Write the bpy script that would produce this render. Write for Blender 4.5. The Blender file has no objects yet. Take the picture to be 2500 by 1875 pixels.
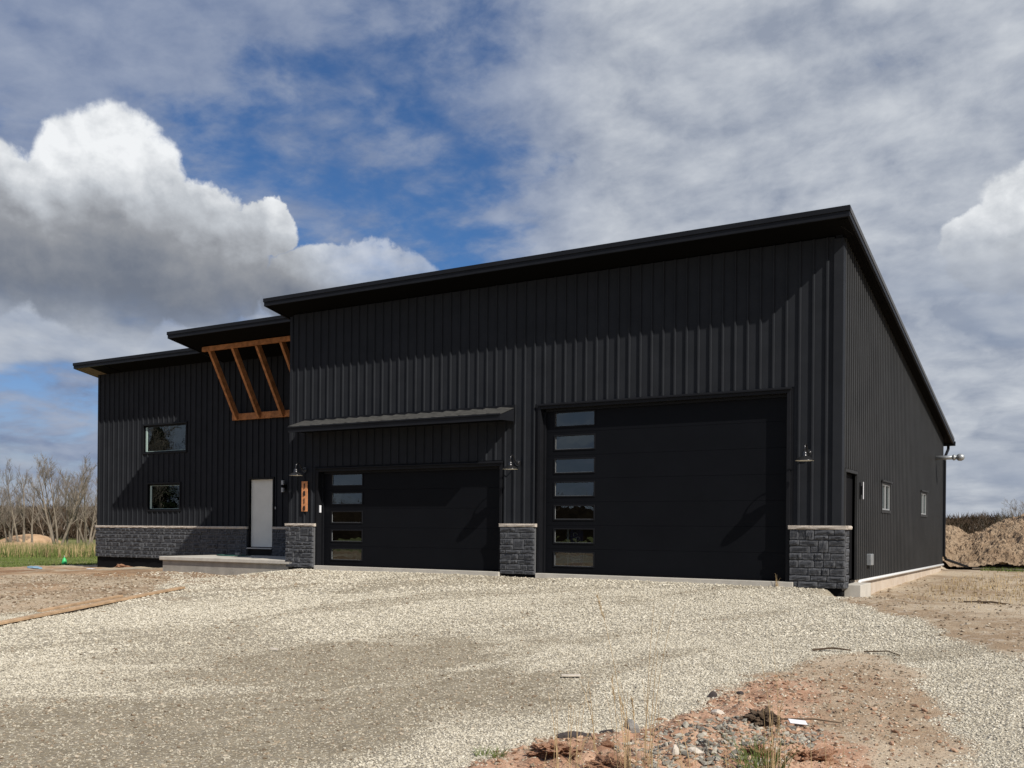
import bpy, bmesh, math, random
import numpy as np
from mathutils import Vector, Matrix, Euler
random.seed(7); np.random.seed(7)
R = math.radians
SC = bpy.context.scene
COL = SC.collection

# ------------------------------------------------------------------ camera, light, exposure
C_, S_ = 0.8568, 0.5156                       # camera right axis in the world
FWD = math.degrees(math.atan2(S_, C_))
CAM = Vector((18.28, -18.96, 0.91))
cd = bpy.data.cameras.new('camera'); cam = bpy.data.objects.new('camera', cd); COL.objects.link(cam)
cd.sensor_width = 36; cd.lens = 36 * 2359 / 2500
cd.shift_y = (1293 - 937.5) / 2500
cd.clip_start = 0.1; cd.clip_end = 9000
cam.matrix_world = Matrix.Translation(CAM) @ Matrix.Rotation(R(FWD), 4, 'Z') @ Matrix.Rotation(R(90), 4, 'X') @ Matrix.Rotation(0.0084, 4, 'Z')
SC.camera = cam

SUN = Vector((2.5, -1.0, 2.35)).normalized()
sd = bpy.data.lights.new('sun', 'SUN'); so = bpy.data.objects.new('sun', sd); COL.objects.link(so)
sd.energy = 5.0; sd.angle = R(0.5); sd.color = (1.0, 0.94, 0.86)
so.rotation_euler = SUN.to_track_quat('Z', 'Y').to_euler(); so.location = (30, -20, 30)
SC.view_settings.view_transform = 'Standard'; SC.view_settings.look = 'None'
SC.view_settings.exposure = 0.0; SC.view_settings.gamma = 1; SC.view_settings.use_curve_mapping = False
SC.cycles.max_bounces = 6; SC.cycles.transparent_max_bounces = 8

# ---- small node maths helper
class X:
    nt = None
    def __init__(s, v): s.v = v
    @staticmethod
    def op(o, *a, clamp=False):
        n = X.nt.nodes.new('ShaderNodeMath'); n.operation = o; n.use_clamp = clamp
        for i, q in enumerate(a):
            if isinstance(q, X): X.nt.links.new(q.v, n.inputs[i])
            else: n.inputs[i].default_value = q
        return X(n.outputs[0])
    def __add__(a, b): return X.op('ADD', a, b)
    __radd__ = __add__
    def __sub__(a, b): return X.op('SUBTRACT', a, b)
    def __rsub__(a, b): return X.op('SUBTRACT', b, a)
    def __mul__(a, b): return X.op('MULTIPLY', a, b)
    __rmul__ = __mul__
    def __truediv__(a, b): return X.op('DIVIDE', a, b)
def smooth(x, lo, hi):
    n = X.nt.nodes.new('ShaderNodeMapRange'); n.interpolation_type = 'SMOOTHSTEP'
    X.nt.links.new(x.v, n.inputs[0]); n.inputs[1].default_value = lo; n.inputs[2].default_value = hi
    return X(n.outputs[0])
def mx(a, b): return X.op('MAXIMUM', a, b)
def comb(a, b, c=0.0):
    n = X.nt.nodes.new('ShaderNodeCombineXYZ')
    for i, q in enumerate((a, b, c)):
        if isinstance(q, X): X.nt.links.new(q.v, n.inputs[i])
        else: n.inputs[i].default_value = q
    return n.outputs[0]
def noise(vec, scale, detail=6, rough=0.55, dist=0.0, lac=2.0):
    n = X.nt.nodes.new('ShaderNodeTexNoise'); n.inputs['Scale'].default_value = scale
    n.inputs['Detail'].default_value = detail; n.inputs['Roughness'].default_value = rough
    n.inputs['Distortion'].default_value = dist; n.inputs['Lacunarity'].default_value = lac
    if vec is not None: X.nt.links.new(vec, n.inputs['Vector'])
    return X(n.outputs[0])
def mixc(f, a, b):
    n = X.nt.nodes.new('ShaderNodeMix'); n.data_type = 'RGBA'
    if isinstance(f, X): X.nt.links.new(f.v, n.inputs[0])
    else: n.inputs[0].default_value = f
    for i, q in ((6, a), (7, b)):
        if isinstance(q, tuple): n.inputs[i].default_value = (*q, 1) if len(q) == 3 else q
        else: X.nt.links.new(q, n.inputs[i])
    return n.outputs[2]

# ---- sky with broken cloud
W = bpy.data.worlds.new('World'); SC.world = W; W.use_nodes = True
nt = W.node_tree; nt.nodes.clear(); X.nt = nt
sky = nt.nodes.new('ShaderNodeTexSky'); sky.sky_type = 'NISHITA'; sky.sun_disc = False
sky.sun_elevation = math.asin(SUN.z); sky.sun_rotation = math.atan2(SUN.x, SUN.y)
sky.altitude = 200; sky.air_density = 1.0; sky.dust_density = 0.6; sky.ozone_density = 3.0
tc = nt.nodes.new('ShaderNodeTexCoord'); sp = nt.nodes.new('ShaderNodeSeparateXYZ'); nt.links.new(tc.outputs['Generated'], sp.inputs[0])
dx, dy, dz = X(sp.outputs[0]), X(sp.outputs[1]), X(sp.outputs[2])
rt = dx * C_ + dy * S_; fw = dy * C_ - dx * S_
az = X.op('ARCTAN2', rt, fw) * 57.2958
el = X.op('ARCSINE', dz) * 57.2958
def ell(a, e, ra, re, A=az, E=el):
    u = (A - a) / ra; v = (E - e) / re
    return 1.0 - (u * u + v * v)
# deep blue clear sky
tint = nt.nodes.new('ShaderNodeMix'); tint.data_type = 'RGBA'; tint.blend_type = 'MULTIPLY'; tint.inputs[0].default_value = 1
nt.links.new(sky.outputs[0], tint.inputs[6]); nt.links.new(mixc(smooth(el, 3.0, 14.0), (0.60, 0.62, 0.78), (0.40, 0.62, 0.86)), tint.inputs[7])
clear = tint.outputs[2]
# layer A: broken altocumulus sheet, seen in perspective
h = X.op('MAXIMUM', dz, 0.0) + 0.22
pv = comb(dx / h, dy / h, 0.0)
warp = noise(pv, 3.0, 3, 0.5)
pw = comb(dx / h + (warp - 0.5) * 0.12, dy / h + (warp - 0.5) * 0.12, 0.0)
nA = noise(pw, 5.2, 9, 0.58)
nAf = noise(pw, 13.0, 6, 0.55)
nA2 = noise(pv, 1.6, 4, 0.5)
gap = mx(mx(smooth(ell(-8.5, 19.8, 15.5, 9.0), 0.0, 0.9), smooth(ell(-3.0, 17.0, 6.5, 5.0), 0.0, 0.8)), smooth(ell(-19, 20.5, 8, 4.5), 0.0, 1.0) * 0.9)
thick = smooth(az, -3.0, 6.5) * smooth(ell(14, 20, 40, 30), 0.0, 0.5)
topl = smooth(ell(-26, 28, 16, 7), 0.0, 0.6)
nR = noise(comb(az * 0.09 + (warp - 0.5) * 0.5, el * 0.15 - az * 0.02, 5.5), 1.6, 10, 0.6)
nR2 = noise(comb(az * 0.09 + 0.05 + (warp - 0.5) * 0.5, el * 0.15 - az * 0.02 + 0.07, 5.5), 1.6, 10, 0.6)
lowgap = mx(smooth(el, 9.0, 4.5), smooth(ell(-26, 7.0, 8, 3.2), 0, 0.8) * 2.2)
cov = (nA - 0.5) * 1.35 + (nAf - 0.5) * 0.75 + (nA2 - 0.5) * 0.9 + (nR - 0.5) * 0.55 + 0.37 - gap * 0.28 + thick * 0.36 + topl * 0.16 - lowgap * 0.10 * (1.0 - smooth(az, -6.0, 4.0) * 0.5)
dA = smooth(cov, -0.16, 0.44)
nS = noise(pw, 3.2, 8, 0.55); nS2 = noise(comb(dx / h + 0.05 + (warp - 0.5) * 0.12, dy / h - 0.03 + (warp - 0.5) * 0.12, 0.0), 3.2, 8, 0.55)
shadeA = (nS - 0.5) * 1.5 + 0.44 + (nS - nS2) * 1.2 + (nAf - 0.5) * 0.4 + (nR - nR2) * 1.5 + (nR - 0.5) * 0.8
shadeA = X.op('MAXIMUM', X.op('MINIMUM', shadeA, 1.0), 0.0)
cA = mixc(shadeA, (1.75, 2.3, 3.65), (3.5, 4.0, 5.1))
cA = mixc(thick, cA, mixc(shadeA, (3.0, 3.4, 4.2), (6.3, 6.6, 7.0)))
base = mixc(dA * (0.95 - gap * 0.12), clear, cA)
# layer B: lower, flattened cumulus towards the horizon
lowv = comb(az * 0.055, el * 0.13, 3.1)
nB = noise(lowv, 1.35, 8, 0.53, 0.15)
nB2 = noise(comb(az * 0.055 + 0.03, el * 0.13 + 0.07, 3.1), 1.35, 8, 0.53, 0.15)
lowm = smooth(el, 16.0, 9.5)
dB = smooth(nB + lowm * 0.15 - 0.50 - smooth(ell(-26, 6.8, 8, 2.8), 0, 1) * 0.30 - smooth(ell(27, 8.0, 8, 1.9), 0, 1) * 0.17 + smooth(ell(-9.5, 14.0, 6.5, 2.8), 0, 0.8) * 0.14, 0.0, 0.17) * smooth(el, 17.0, 12.0)
shB = X.op('MAXIMUM', X.op('MINIMUM', (nB - nB2) * 3.4 + 0.42 + (nB - 0.5) * 1.4 + smooth(ell(-9.5, 14.2, 6, 2.6), 0, 1) * 0.25, 1.0), 0.0)
cB = mixc(shB, (2.2, 2.75, 3.85), (5.3, 5.65, 6.2))
base = mixc(dB * 0.92, base, cB)
# layer C: large heaped cumulus clouds, lit from above and right
wn1 = noise(comb(az * 0.1, el * 0.1, 7.7), 2.2, 10, 0.60)
wn2 = noise(comb(az * 0.1, el * 0.1, 1.2), 0.9, 4, 0.5)
wn3 = noise(comb(az * 0.1, el * 0.1, 4.4), 2.2, 10, 0.60)
wA = az + (wn1 - 0.5) * 3.6 + (wn2 - 0.5) * 3.0
wE = el + (wn3 - 0.5) * 4.0
fld = ell(-22.9, 15.8, 5.0, 6.3, wA, wE)
for a_ in ((-29.8, 15.0, 5.4, 5.0), (-18.0, 15.0, 4.2, 4.0), (-14.2, 16.8, 2.4, 1.8), (-9.0, 13.6, 6.0, 2.8), (-40, 15, 8, 5), (30.5, 15.6, 5.2, 4.3), (26.0, 14.4, 2.6, 2.6), (52, 14, 10, 4), (-75, 17, 12, 5), (110, 15, 14, 5), (170, 16, 15, 5)):
    fld = mx(fld, ell(*a_, wA, wE))
soft = smooth(az, -13.5, -8.5)
dC = smooth(fld + (wn3 - 0.5) * 0.25 * soft, 0.0, 0.20) * smooth(el + (wn1 - 0.5) * 4.0, 9.0, 13.2) * (1.0 - soft * 0.55 * smooth(az, 20.0, -2.0)) * (1.0 - smooth(az, 20.0, 24.0) * smooth(el + (wn3 - 0.5) * 5.0, 17.5, 13.0) * 0.75)
pq = lambda o1, o2: noise(comb(az * 0.1 + o1 + (wn1 - 0.5) * 0.12, el * 0.12 + o2 + (wn3 - 0.5) * 0.12, 2.0), 2.6, 10, 0.56)
puff = pq(0.0, 0.0); puff2 = pq(0.045, 0.06)
lit = smooth(el + (wn1 - 0.5) * 3.0 + (wn2 - 0.5) * 5.0 + soft * 3.2, 11.8, 21.0)
litC = X.op('MAXIMUM', X.op('MINIMUM', lit * 0.98 + (puff - puff2) * 0.85 * (0.35 + lit) + (puff - 0.5) * 0.35 - soft * 0.10, 1.0), 0.0)
rampC = nt.nodes.new('ShaderNodeValToRGB'); nt.links.new(litC.v, rampC.inputs[0])
e = rampC.color_ramp.elements
e[0].position = 0.0; e[0].color = (0.165, 0.19, 0.24, 1); e[1].position = 1.0; e[1].color = (0.88, 0.90, 0.92, 1)
x_ = e.new(0.30); x_.color = (0.29, 0.305, 0.335, 1); x_ = e.new(0.62); x_.color = (0.52, 0.55, 0.59, 1)
sc10 = nt.nodes.new('ShaderNodeMix'); sc10.data_type = 'RGBA'; sc10.blend_type = 'MULTIPLY'; sc10.inputs[0].default_value = 1
nt.links.new(rampC.outputs[0], sc10.inputs[6]); sc10.inputs[7].default_value = (10, 10, 10, 1); sc10.clamp_result = False
base = mixc(dC, base, sc10.outputs[2])
bg = nt.nodes.new('ShaderNodeBackground'); bg.inputs[1].default_value = 0.1; nt.links.new(base, bg.inputs[0])
wo = nt.nodes.new('ShaderNodeOutputWorld'); nt.links.new(bg.outputs[0], wo.inputs[0])

# ------------------------------------------------------------------ materials
def mat(name, col=(0.5, 0.5, 0.5), rough=0.6, metal=0.0, spec=0.5, var=0.0, vscale=5.0, bump=0.0, bscale=60.0, col2=None, bdist=0.01, coat=0):
    m = bpy.data.materials.new(name); m.use_nodes = True
    n = m.node_tree.nodes; l = m.node_tree.links; p = n['Principled BSDF']
    p.inputs['Base Color'].default_value = (*col, 1); p.inputs['Roughness'].default_value = rough
    p.inputs['Metallic'].default_value = metal; p.inputs['Specular IOR Level'].default_value = spec
    p.inputs['Coat Weight'].default_value = coat
    t = n.new('ShaderNodeTexCoord')
    if var or col2:
        a = n.new('ShaderNodeTexNoise'); a.inputs['Scale'].default_value = vscale; a.inputs['Detail'].default_value = 8; a.inputs['Roughness'].default_value = 0.65
        l.new(t.outputs['Object'], a.inputs['Vector'])
        r = n.new('ShaderNodeValToRGB'); l.new(a.outputs[0], r.inputs[0])
        c2 = col2 or tuple(min(1, c * (1 + var)) for c in col); c1 = col if col2 else tuple(c * (1 - var) for c in col)
        r.color_ramp.elements[0].position = 0.32; r.color_ramp.elements[0].color = (*c1, 1)
        r.color_ramp.elements[1].position = 0.68; r.color_ramp.elements[1].color = (*c2, 1)
        l.new(r.outputs[0], p.inputs['Base Color'])
    if bump:
        b = n.new('ShaderNodeTexNoise'); b.inputs['Scale'].default_value = bscale; b.inputs['Detail'].default_value = 8; b.inputs['Roughness'].default_value = 0.6
        l.new(t.outputs['Object'], b.inputs['Vector'])
        bn = n.new('ShaderNodeBump'); bn.inputs['Strength'].default_value = bump; bn.inputs['Distance'].default_value = bdist
        l.new(b.outputs[0], bn.inputs['Height']); l.new(bn.outputs[0], p.inputs['Normal'])
    return m
M = {}
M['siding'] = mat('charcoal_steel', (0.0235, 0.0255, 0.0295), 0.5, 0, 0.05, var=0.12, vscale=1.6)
M['sidewall'] = mat('charcoal_steel_side', (0.038, 0.0385, 0.039), 0.55, 0, 0.05, var=0.14, vscale=1.1)  # lighter than the front steel: sunlit brightness put into the colour
M['trim'] = mat('black_trim', (0.010, 0.0105, 0.0125), 0.45, 0, 0.15, var=0.15, vscale=3)
M['fascia'] = mat('black_fascia', (0.012, 0.013, 0.016), 0.45, 0, 0.15, var=0.15, vscale=2)
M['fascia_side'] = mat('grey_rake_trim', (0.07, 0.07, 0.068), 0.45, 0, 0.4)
M['soffit'] = mat('black_soffit', (0.004, 0.004, 0.004), 0.8, 0, 0.05)
M['lit_soffit'] = mat('lit_soffit', (0.15, 0.12, 0.085), 0.7, 0, 0.2, var=0.3, vscale=8)  # sun and ground bounce on the left-end soffit, painted as tan
M['door'] = mat('black_garage_door', (0.0060, 0.0066, 0.0084), 0.45, 0, 0.08, var=0.10, vscale=1.2, bump=0.15, bscale=220, bdist=0.001)
M['black'] = mat('black_membrane', (0.006, 0.006, 0.007), 0.8, 0, 0.1)
M['interior'] = mat('interior_dark', (0.05, 0.045, 0.04), 0.9, 0, 0.1)
M['whitedoor'] = mat('primed_door', (0.70, 0.70, 0.64), 0.55, 0, 0.3, var=0.06, vscale=2)
M['vinyl'] = mat('pale_vinyl', (0.40, 0.52, 0.48), 0.5)
M['whitepvc'] = mat('white_pipe', (0.78, 0.79, 0.78), 0.4)
M['greyframe'] = mat('grey_frame', (0.30, 0.31, 0.31), 0.5)
M['galv'] = mat('galvanised', (0.36, 0.38, 0.39), 0.5, 0.6, var=0.12, vscale=9)
M['silver'] = mat('brushed_metal', (0.42, 0.43, 0.44), 0.4, 0.6)
M['lampblack'] = mat('lamp_bronze', (0.06, 0.06, 0.062), 0.27, 0.75, 0.5)
M['lampwhite'] = mat('lamp_inner', (0.75, 0.75, 0.7), 0.5)
M['concrete'] = mat('concrete', (0.34, 0.32, 0.28), 0.9, 0, 0.2, var=0.18, vscale=3, bump=0.4, bscale=50, bdist=0.006)
M['concrete_top'] = mat('concrete_slab', (0.50, 0.47, 0.41), 0.9, 0, 0.2, var=0.12, vscale=3, bump=0.3, bscale=60, bdist=0.004)
M['foundation'] = mat('foundation_tan', (0.44, 0.36, 0.28), 0.9, 0, 0.2, col2=(0.54, 0.47, 0.39), vscale=2.5, bump=0.4, bscale=30)
M['mortar'] = mat('mortar', (0.12, 0.122, 0.126), 0.95, 0, 0.1, var=0.2, vscale=20)
M['limestone'] = mat('limestone_cap', (0.55, 0.49, 0.42), 0.9, 0, 0.2, var=0.2, vscale=14, bump=0.8, bscale=40, bdist=0.02)
M['cedar'] = mat('cedar', (0.38, 0.165, 0.065), 0.65, 0, 0.25, var=0.42, vscale=7, bump=0.3, bscale=30, bdist=0.004)
M['digit'] = mat('digit_black', (0.01, 0.01, 0.01), 0.4)
M['blue'] = mat('blue_board', (0.02, 0.045, 0.22), 0.6)
M['white'] = mat('white_paint', (0.75, 0.76, 0.78), 0.6)
M['lumber'] = mat('lumber', (0.44, 0.30, 0.18), 0.8, 0, 0.2, var=0.25, vscale=6)
M['lumber_grey'] = mat('weathered_wood', (0.30, 0.26, 0.21), 0.9, 0, 0.1, var=0.3, vscale=8)
M['bark'] = mat('pale_bark', (0.22, 0.185, 0.145), 0.95, 0, 0.1, var=0.35, vscale=1.5)
M['twig'] = mat('twig_grey', (0.20, 0.172, 0.145), 0.95, 0, 0.1, var=0.3, vscale=0.4)
M['wood_mass'] = mat('far_wood', (0.040, 0.028, 0.020), 1.0, 0, 0.0, col2=(0.10, 0.072, 0.050), vscale=0.12)
M['evergreen'] = mat('far_evergreen', (0.018, 0.028, 0.014), 1.0, 0, 0.0, col2=(0.04, 0.055, 0.028), vscale=0.15)
M['core'] = mat('wood_core', (0.016, 0.012, 0.009), 1.0, 0, 0.0, col2=(0.05, 0.035, 0.024), vscale=0.2)
M['straw'] = mat('straw', (0.42, 0.31, 0.17), 0.8, 0, 0.1, var=0.3, vscale=3)
M['reed'] = mat('reed_tan', (0.42, 0.32, 0.17), 0.9, 0, 0.1, var=0.35, vscale=0.6)
M['blade'] = mat('green_blade', (0.12, 0.155, 0.04), 0.7, 0, 0.2, var=0.4, vscale=1)
M['rock_dark'] = mat('rock_dark', (0.06, 0.05, 0.048), 0.85, 0, 0.2, var=0.4, vscale=8, bump=0.5, bscale=20)
M['rock_grey'] = mat('rock_grey', (0.28, 0.27, 0.25), 0.9, 0, 0.2, var=0.3, vscale=8, bump=0.5, bscale=20)
M['rock_pale'] = mat('rock_pale', (0.58, 0.52, 0.44), 0.9, 0, 0.2, var=0.2, vscale=8, bump=0.5, bscale=20)
M['redclay'] = mat('red_clay', (0.34, 0.17, 0.10), 0.95, 0, 0.1, col2=(0.50, 0.30, 0.19), vscale=9, bump=0.8, bscale=18, bdist=0.03)
M['stick'] = mat('stick_bark', (0.09, 0.065, 0.045), 0.9, 0, 0.1, var=0.3, vscale=10)
M['green_flag'] = mat('green_plastic', (0.05, 0.55, 0.16), 0.5)
M['bluegrey'] = mat('blue_plastic', (0.20, 0.32, 0.42), 0.5)
M['hose'] = mat('green_hose', (0.03, 0.09, 0.07), 0.5)
M['sandmound'] = mat('sand_mound', (0.40, 0.25, 0.14), 0.95, 0, 0.1, col2=(0.52, 0.36, 0.22), vscale=0.5, bump=0.5, bscale=3, bdist=0.05)

# dark rock-faced veneer: per-object tone, pale rims paint in mortar joints and sunlit edges
def veneer_mat():
    m = bpy.data.materials.new('charcoal_veneer'); m.use_nodes = True; n = m.node_tree.nodes; l = m.node_tree.links
    X.nt = m.node_tree; p = n['Principled BSDF']; p.inputs['Roughness'].default_value = 0.8; p.inputs['Specular IOR Level'].default_value = 0.3
    oi = n.new('ShaderNodeObjectInfo'); t = n.new('ShaderNodeTexCoord')
    geo = n.new('ShaderNodeNewGeometry')
    r = X(oi.outputs['Random']); ns = noise(geo.outputs['Position'], 9, 8, 0.65)
    at = n.new('ShaderNodeAttribute'); at.attribute_name = 'rim'
    v = (r * 0.55 + ns * 0.9 - 0.2)
    c = mixc(X.op('MULTIPLY', v, 1.0, clamp=True), (0.020, 0.022, 0.026), (0.070, 0.073, 0.080))
    c = mixc(X(at.outputs['Fac']) * 0.50, c, (0.17, 0.175, 0.185))
    l.new(c, p.inputs['Base Color'])
    b = n.new('ShaderNodeBump'); b.inputs['Strength'].default_value = 0.9; b.inputs['Distance'].default_value = 0.012
    l.new(noise(geo.outputs['Position'], 34, 8, 0.65).v, b.inputs['Height']); l.new(b.outputs[0], p.inputs['Normal'])
    return m
M['veneer'] = veneer_mat()
def glass_mat(name, tintc, ior, refl):
    m = bpy.data.materials.new(name); m.use_nodes = True; n = m.node_tree.nodes; l = m.node_tree.links; n.clear()
    o = n.new('ShaderNodeOutputMaterial'); mixs = n.new('ShaderNodeMixShader'); tr = n.new('ShaderNodeBsdfTransparent'); gl = n.new('ShaderNodeBsdfGlossy')
    fr = n.new('ShaderNodeFresnel'); fr.inputs[0].default_value = ior
    tr.inputs[0].default_value = (*tintc, 1); gl.inputs['Roughness'].default_value = 0.01; gl.inputs['Color'].default_value = (*refl, 1)
    tn = n.new('ShaderNodeTexNoise'); tn.inputs['Scale'].default_value = 2.5
    t = n.new('ShaderNodeTexCoord'); l.new(t.outputs['Object'], tn.inputs['Vector'])
    b = n.new('ShaderNodeBump'); b.inputs['Strength'].default_value = 0.06; b.inputs['Distance'].default_value = 0.02; l.new(tn.outputs[0], b.inputs['Height']); l.new(b.outputs[0], gl.inputs['Normal'])
    l.new(fr.outputs[0], mixs.inputs[0]); l.new(tr.outputs[0], mixs.inputs[1]); l.new(gl.outputs[0], mixs.inputs[2]); l.new(mixs.outputs[0], o.inputs[0])
    return m
M['glass'] = glass_mat('window_glass', (0.45, 0.5, 0.5), 2.0, (0.9, 1, 1))

# ------------------------------------------------------------------ mesh helpers
class MB:
    def __init__(s): s.v = []; s.f = []; s.mi = []
    def add(s, vs, fs, mi=0):
        k = len(s.v); s.v += [tuple(v) for v in vs]; s.f += [tuple(i + k for i in f) for f in fs]; s.mi += [mi] * len(fs); return s
    def box(s, x0, x1, y0, y1, z0, z1, mi=0):
        vs = [(x, y, z) for z in (z0, z1) for y in (y0, y1) for x in (x0, x1)]
        return s.add(vs, [(0, 2, 3, 1), (4, 5, 7, 6), (0, 1, 5, 4), (2, 6, 7, 3), (0, 4, 6, 2), (1, 3, 7, 5)], mi)
    def hexa(s, P, mi=0):   # 8 points, same order as box
        return s.add(P, [(0, 2, 3, 1), (4, 5, 7, 6), (0, 1, 5, 4), (2, 6, 7, 3), (0, 4, 6, 2), (1, 3, 7, 5)], mi)
    def prism_x(s, poly, x0, x1, mi=0):   # poly in (y,z), extruded along x
        n = len(poly); vs = [(x0, y, z) for y, z in poly] + [(x1, y, z) for y, z in poly]
        return s.add(vs, [tuple(range(n)), tuple(range(2 * n - 1, n - 1, -1))] + [(i, i + n, (i + 1) % n + n, (i + 1) % n) for i in range(n)], mi)
    def tube(s, path, rads, n=10, cap=True, mi=0):
        path = [Vector(p) for p in path]
        if not hasattr(rads, '__len__'): rads = [rads] * len(path)
        vs = []; prev = None
        for i, p in enumerate(path):
            d = (path[min(i + 1, len(path) - 1)] - path[max(i - 1, 0)]).normalized()
            if prev is None:
                a = d.orthogonal().normalized()
            else:
                a = (prev - d * prev.dot(d)).normalized()
            prev = a; b = d.cross(a)
            for k in range(n):
                t = 2 * math.pi * k / n; vs.append(p + (a * math.cos(t) + b * math.sin(t)) * rads[i])
        fs = []
        for i in range(len(path) - 1):
            for k in range(n):
                k2 = (k + 1) % n; fs.append((i * n + k, i * n + k2, (i + 1) * n + k2, (i + 1) * n + k))
        if cap: fs += [tuple(range(n - 1, -1, -1)), tuple((len(path) - 1) * n + k for k in range(n))]
        return s.add(vs, fs, mi)
    def lathe(s, prof, cx, cy, n=28, mi=0):
        vs = []; fs = []
        for r, z in prof:
            for k in range(n):
                t = 2 * math.pi * k / n; vs.append((cx + r * math.cos(t), cy + r * math.sin(t), z))
        for i in range(len(prof) - 1):
            for k in range(n):
                k2 = (k + 1) % n; fs.append((i * n + k, i * n + k2, (i + 1) * n + k2, (i + 1) * n + k))
        return s.add(vs, fs, mi)
    def xf(s, m):
        s.v = [tuple(m @ Vector(v)) for v in s.v]; return s
    def mesh(s, name, mats, smooth_=False, fast=False):
        me = bpy.data.meshes.new(name); me.from_pydata(s.v, [], s.f)
        for q in (mats if isinstance(mats, (list, tuple)) else [mats]): me.materials.append(M[q] if isinstance(q, str) else q)
        if len(me.polygons) == len(s.mi): me.polygons.foreach_set('material_index', s.mi)
        if smooth_: me.shade_smooth()
        if fast: return me
        bm = bmesh.new(); bm.from_mesh(me); bmesh.ops.recalc_face_normals(bm, faces=bm.faces); bm.to_mesh(me); bm.free()
        return me
    def obj(s, name, mats, parent=None, smooth_=False, bevel=0, **k):
        o = bpy.data.objects.new(name, s.mesh(name, mats, smooth_)); COL.objects.link(o)
        if parent: o.parent = parent
        if bevel:
            b = o.modifiers.new('bevel', 'BEVEL'); b.width = bevel; b.segments = 2; b.limit_method = 'ANGLE'
        for a, q in k.items():
            if q: o[a] = q
        return o
def thing(name, label, cat, loc=(0, 0, 0), group=None, parent=None):
    o = bpy.data.objects.new(name, None); COL.objects.link(o); o.location = loc; o.empty_display_size = 0.2
    if parent: o.parent = parent
    if label: o['label'] = label
    if cat: o['category'] = cat
    if group: o['group'] = group
    return o
def tri_mesh(name, V, m_):
    n = len(V); me = bpy.data.meshes.new(name); me.vertices.add(3 * n); me.vertices.foreach_set('co', V.astype(np.float32).ravel())
    me.loops.add(3 * n); me.loops.foreach_set('vertex_index', np.arange(3 * n)); me.polygons.add(n)
    me.polygons.foreach_set('loop_start', np.arange(0, 3 * n, 3)); me.polygons.foreach_set('loop_total', np.full(n, 3)); me.update(calc_edges=True)
    me.materials.append(M[m_]); return me
def link_mesh(name, me, parent=None, **k):
    o = bpy.data.objects.new(name, me); COL.objects.link(o)
    if parent: o.parent = parent
    for a, q in k.items():
        if q: o[a] = q
    return o

# ------------------------------------------------------------------ noise for terrain (numpy)
def hsh(ix, iy, s):
    n = (ix.astype(np.int64) * 374761393 + iy.astype(np.int64) * 668265263 + s * 974634777) & 0x7fffffff
    n = ((n ^ (n >> 13)) * 1274126177) & 0x7fffffff
    return ((n ^ (n >> 16)) & 0xffff) / 65535.0
def vn(x, y, s=0):
    x = np.asarray(x, float); y = np.asarray(y, float)
    ix = np.floor(x); iy = np.floor(y); fx = x - ix; fy = y - iy
    fx = fx * fx * (3 - 2 * fx); fy = fy * fy * (3 - 2 * fy)
    a = hsh(ix, iy, s); b = hsh(ix + 1, iy, s); c = hsh(ix, iy + 1, s); d = hsh(ix + 1, iy + 1, s)
    return (a * (1 - fx) + b * fx) * (1 - fy) + (c * (1 - fx) + d * fx) * fy - 0.5
def fbm(x, y, s=0, o=4, g=0.5):
    r = 0; a = 1; f = 1
    for i in range(o): r = r + a * vn(x * f + 13.7 * i, y * f - 7.3 * i, s + i); a *= g; f *= 2.03
    return r
def ss(x, a, b):
    t = np.clip((x - a) / (b - a), 0, 1); return t * t * (3 - 2 * t)
def poly_sd(px, py, poly):      # signed distance, positive inside
    px = np.asarray(px, float); py = np.asarray(py, float)
    d = np.full(px.shape, 1e18); ins = np.zeros(px.shape, bool); n = len(poly)
    for i in range(n):
        ax, ay = poly[i]; bx, by = poly[(i + 1) % n]
        ex, ey = bx - ax, by - ay; t = np.clip(((px - ax) * ex + (py - ay) * ey) / (ex * ex + ey * ey + 1e-12), 0, 1)
        d = np.minimum(d, (px - ax - ex * t) ** 2 + (py - ay - ey * t) ** 2)
        c = ((ay > py) != (by > py)) & (px < (bx - ax) * (py - ay) / (by - ay + 1e-12) + ax); ins ^= c
    return np.where(ins, 1, -1) * np.sqrt(d)
P_NEAR = [(13.6, -16.5), (14.45, -14.6), (14.74, -13.6), (14.68, -12.9), (14.7, -12.5), (14.87, -12.3), (15.14, -12.15), (15.22, -11.5), (15.33, -10.9), (15.23, -10.1), (15.26, -9.2), (15.45, -8.7), (15.6, -7.7), (15.95, -7.1), (16.5, -7.7), (16.95, -8.9), (17.35, -10.5), (17.6, -11.7), (17.7, -14), (17, -18)]
P_CLAY = [(14.2, -16.5), (14.68, -14.0), (14.68, -12.7), (14.85, -12.35), (15.12, -12.2), (15.22, -11.5), (15.32, -10.8), (15.3, -10.0), (15.45, -9.2), (15.9, -9.3), (16.1, -10.2), (16.25, -11.2), (16.8, -11.6), (17.05, -12.4), (16.8, -14), (16.5, -16.5)]
P_DRIVE = [(-60, -60), (1.5, -19), (2.3, -11.5), (2.5, -9.6), (2.75, -8.8), (2.6, -7.1), (1.5, -5.5), (-1.3, -2.3), (-4.2, -1.0), (-8.5, 0.2), (-8.5, 3), (14.3, 3), (14.35, -0.7), (14.95, -2.1), (15.85, -3.7), (16.6, -5.0), (17.2, -6.5), (17.75, -7.6), (18.8, -10), (19.6, -14), (20, -22), (18, -60)]
P_TRACK = [(9.2, -13.6), (9.8, -12.2), (10.5, -11.0), (10.6, -8.7), (10.45, -5.6), (11.0, -3.9), (11.8, -3.4), (11.2, -5.8), (11.6, -8.2), (12.4, -9.4), (13.15, -11.0), (13.6, -12.6), (13.4, -14.8), (12.6, -18), (8, -18)]
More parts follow.
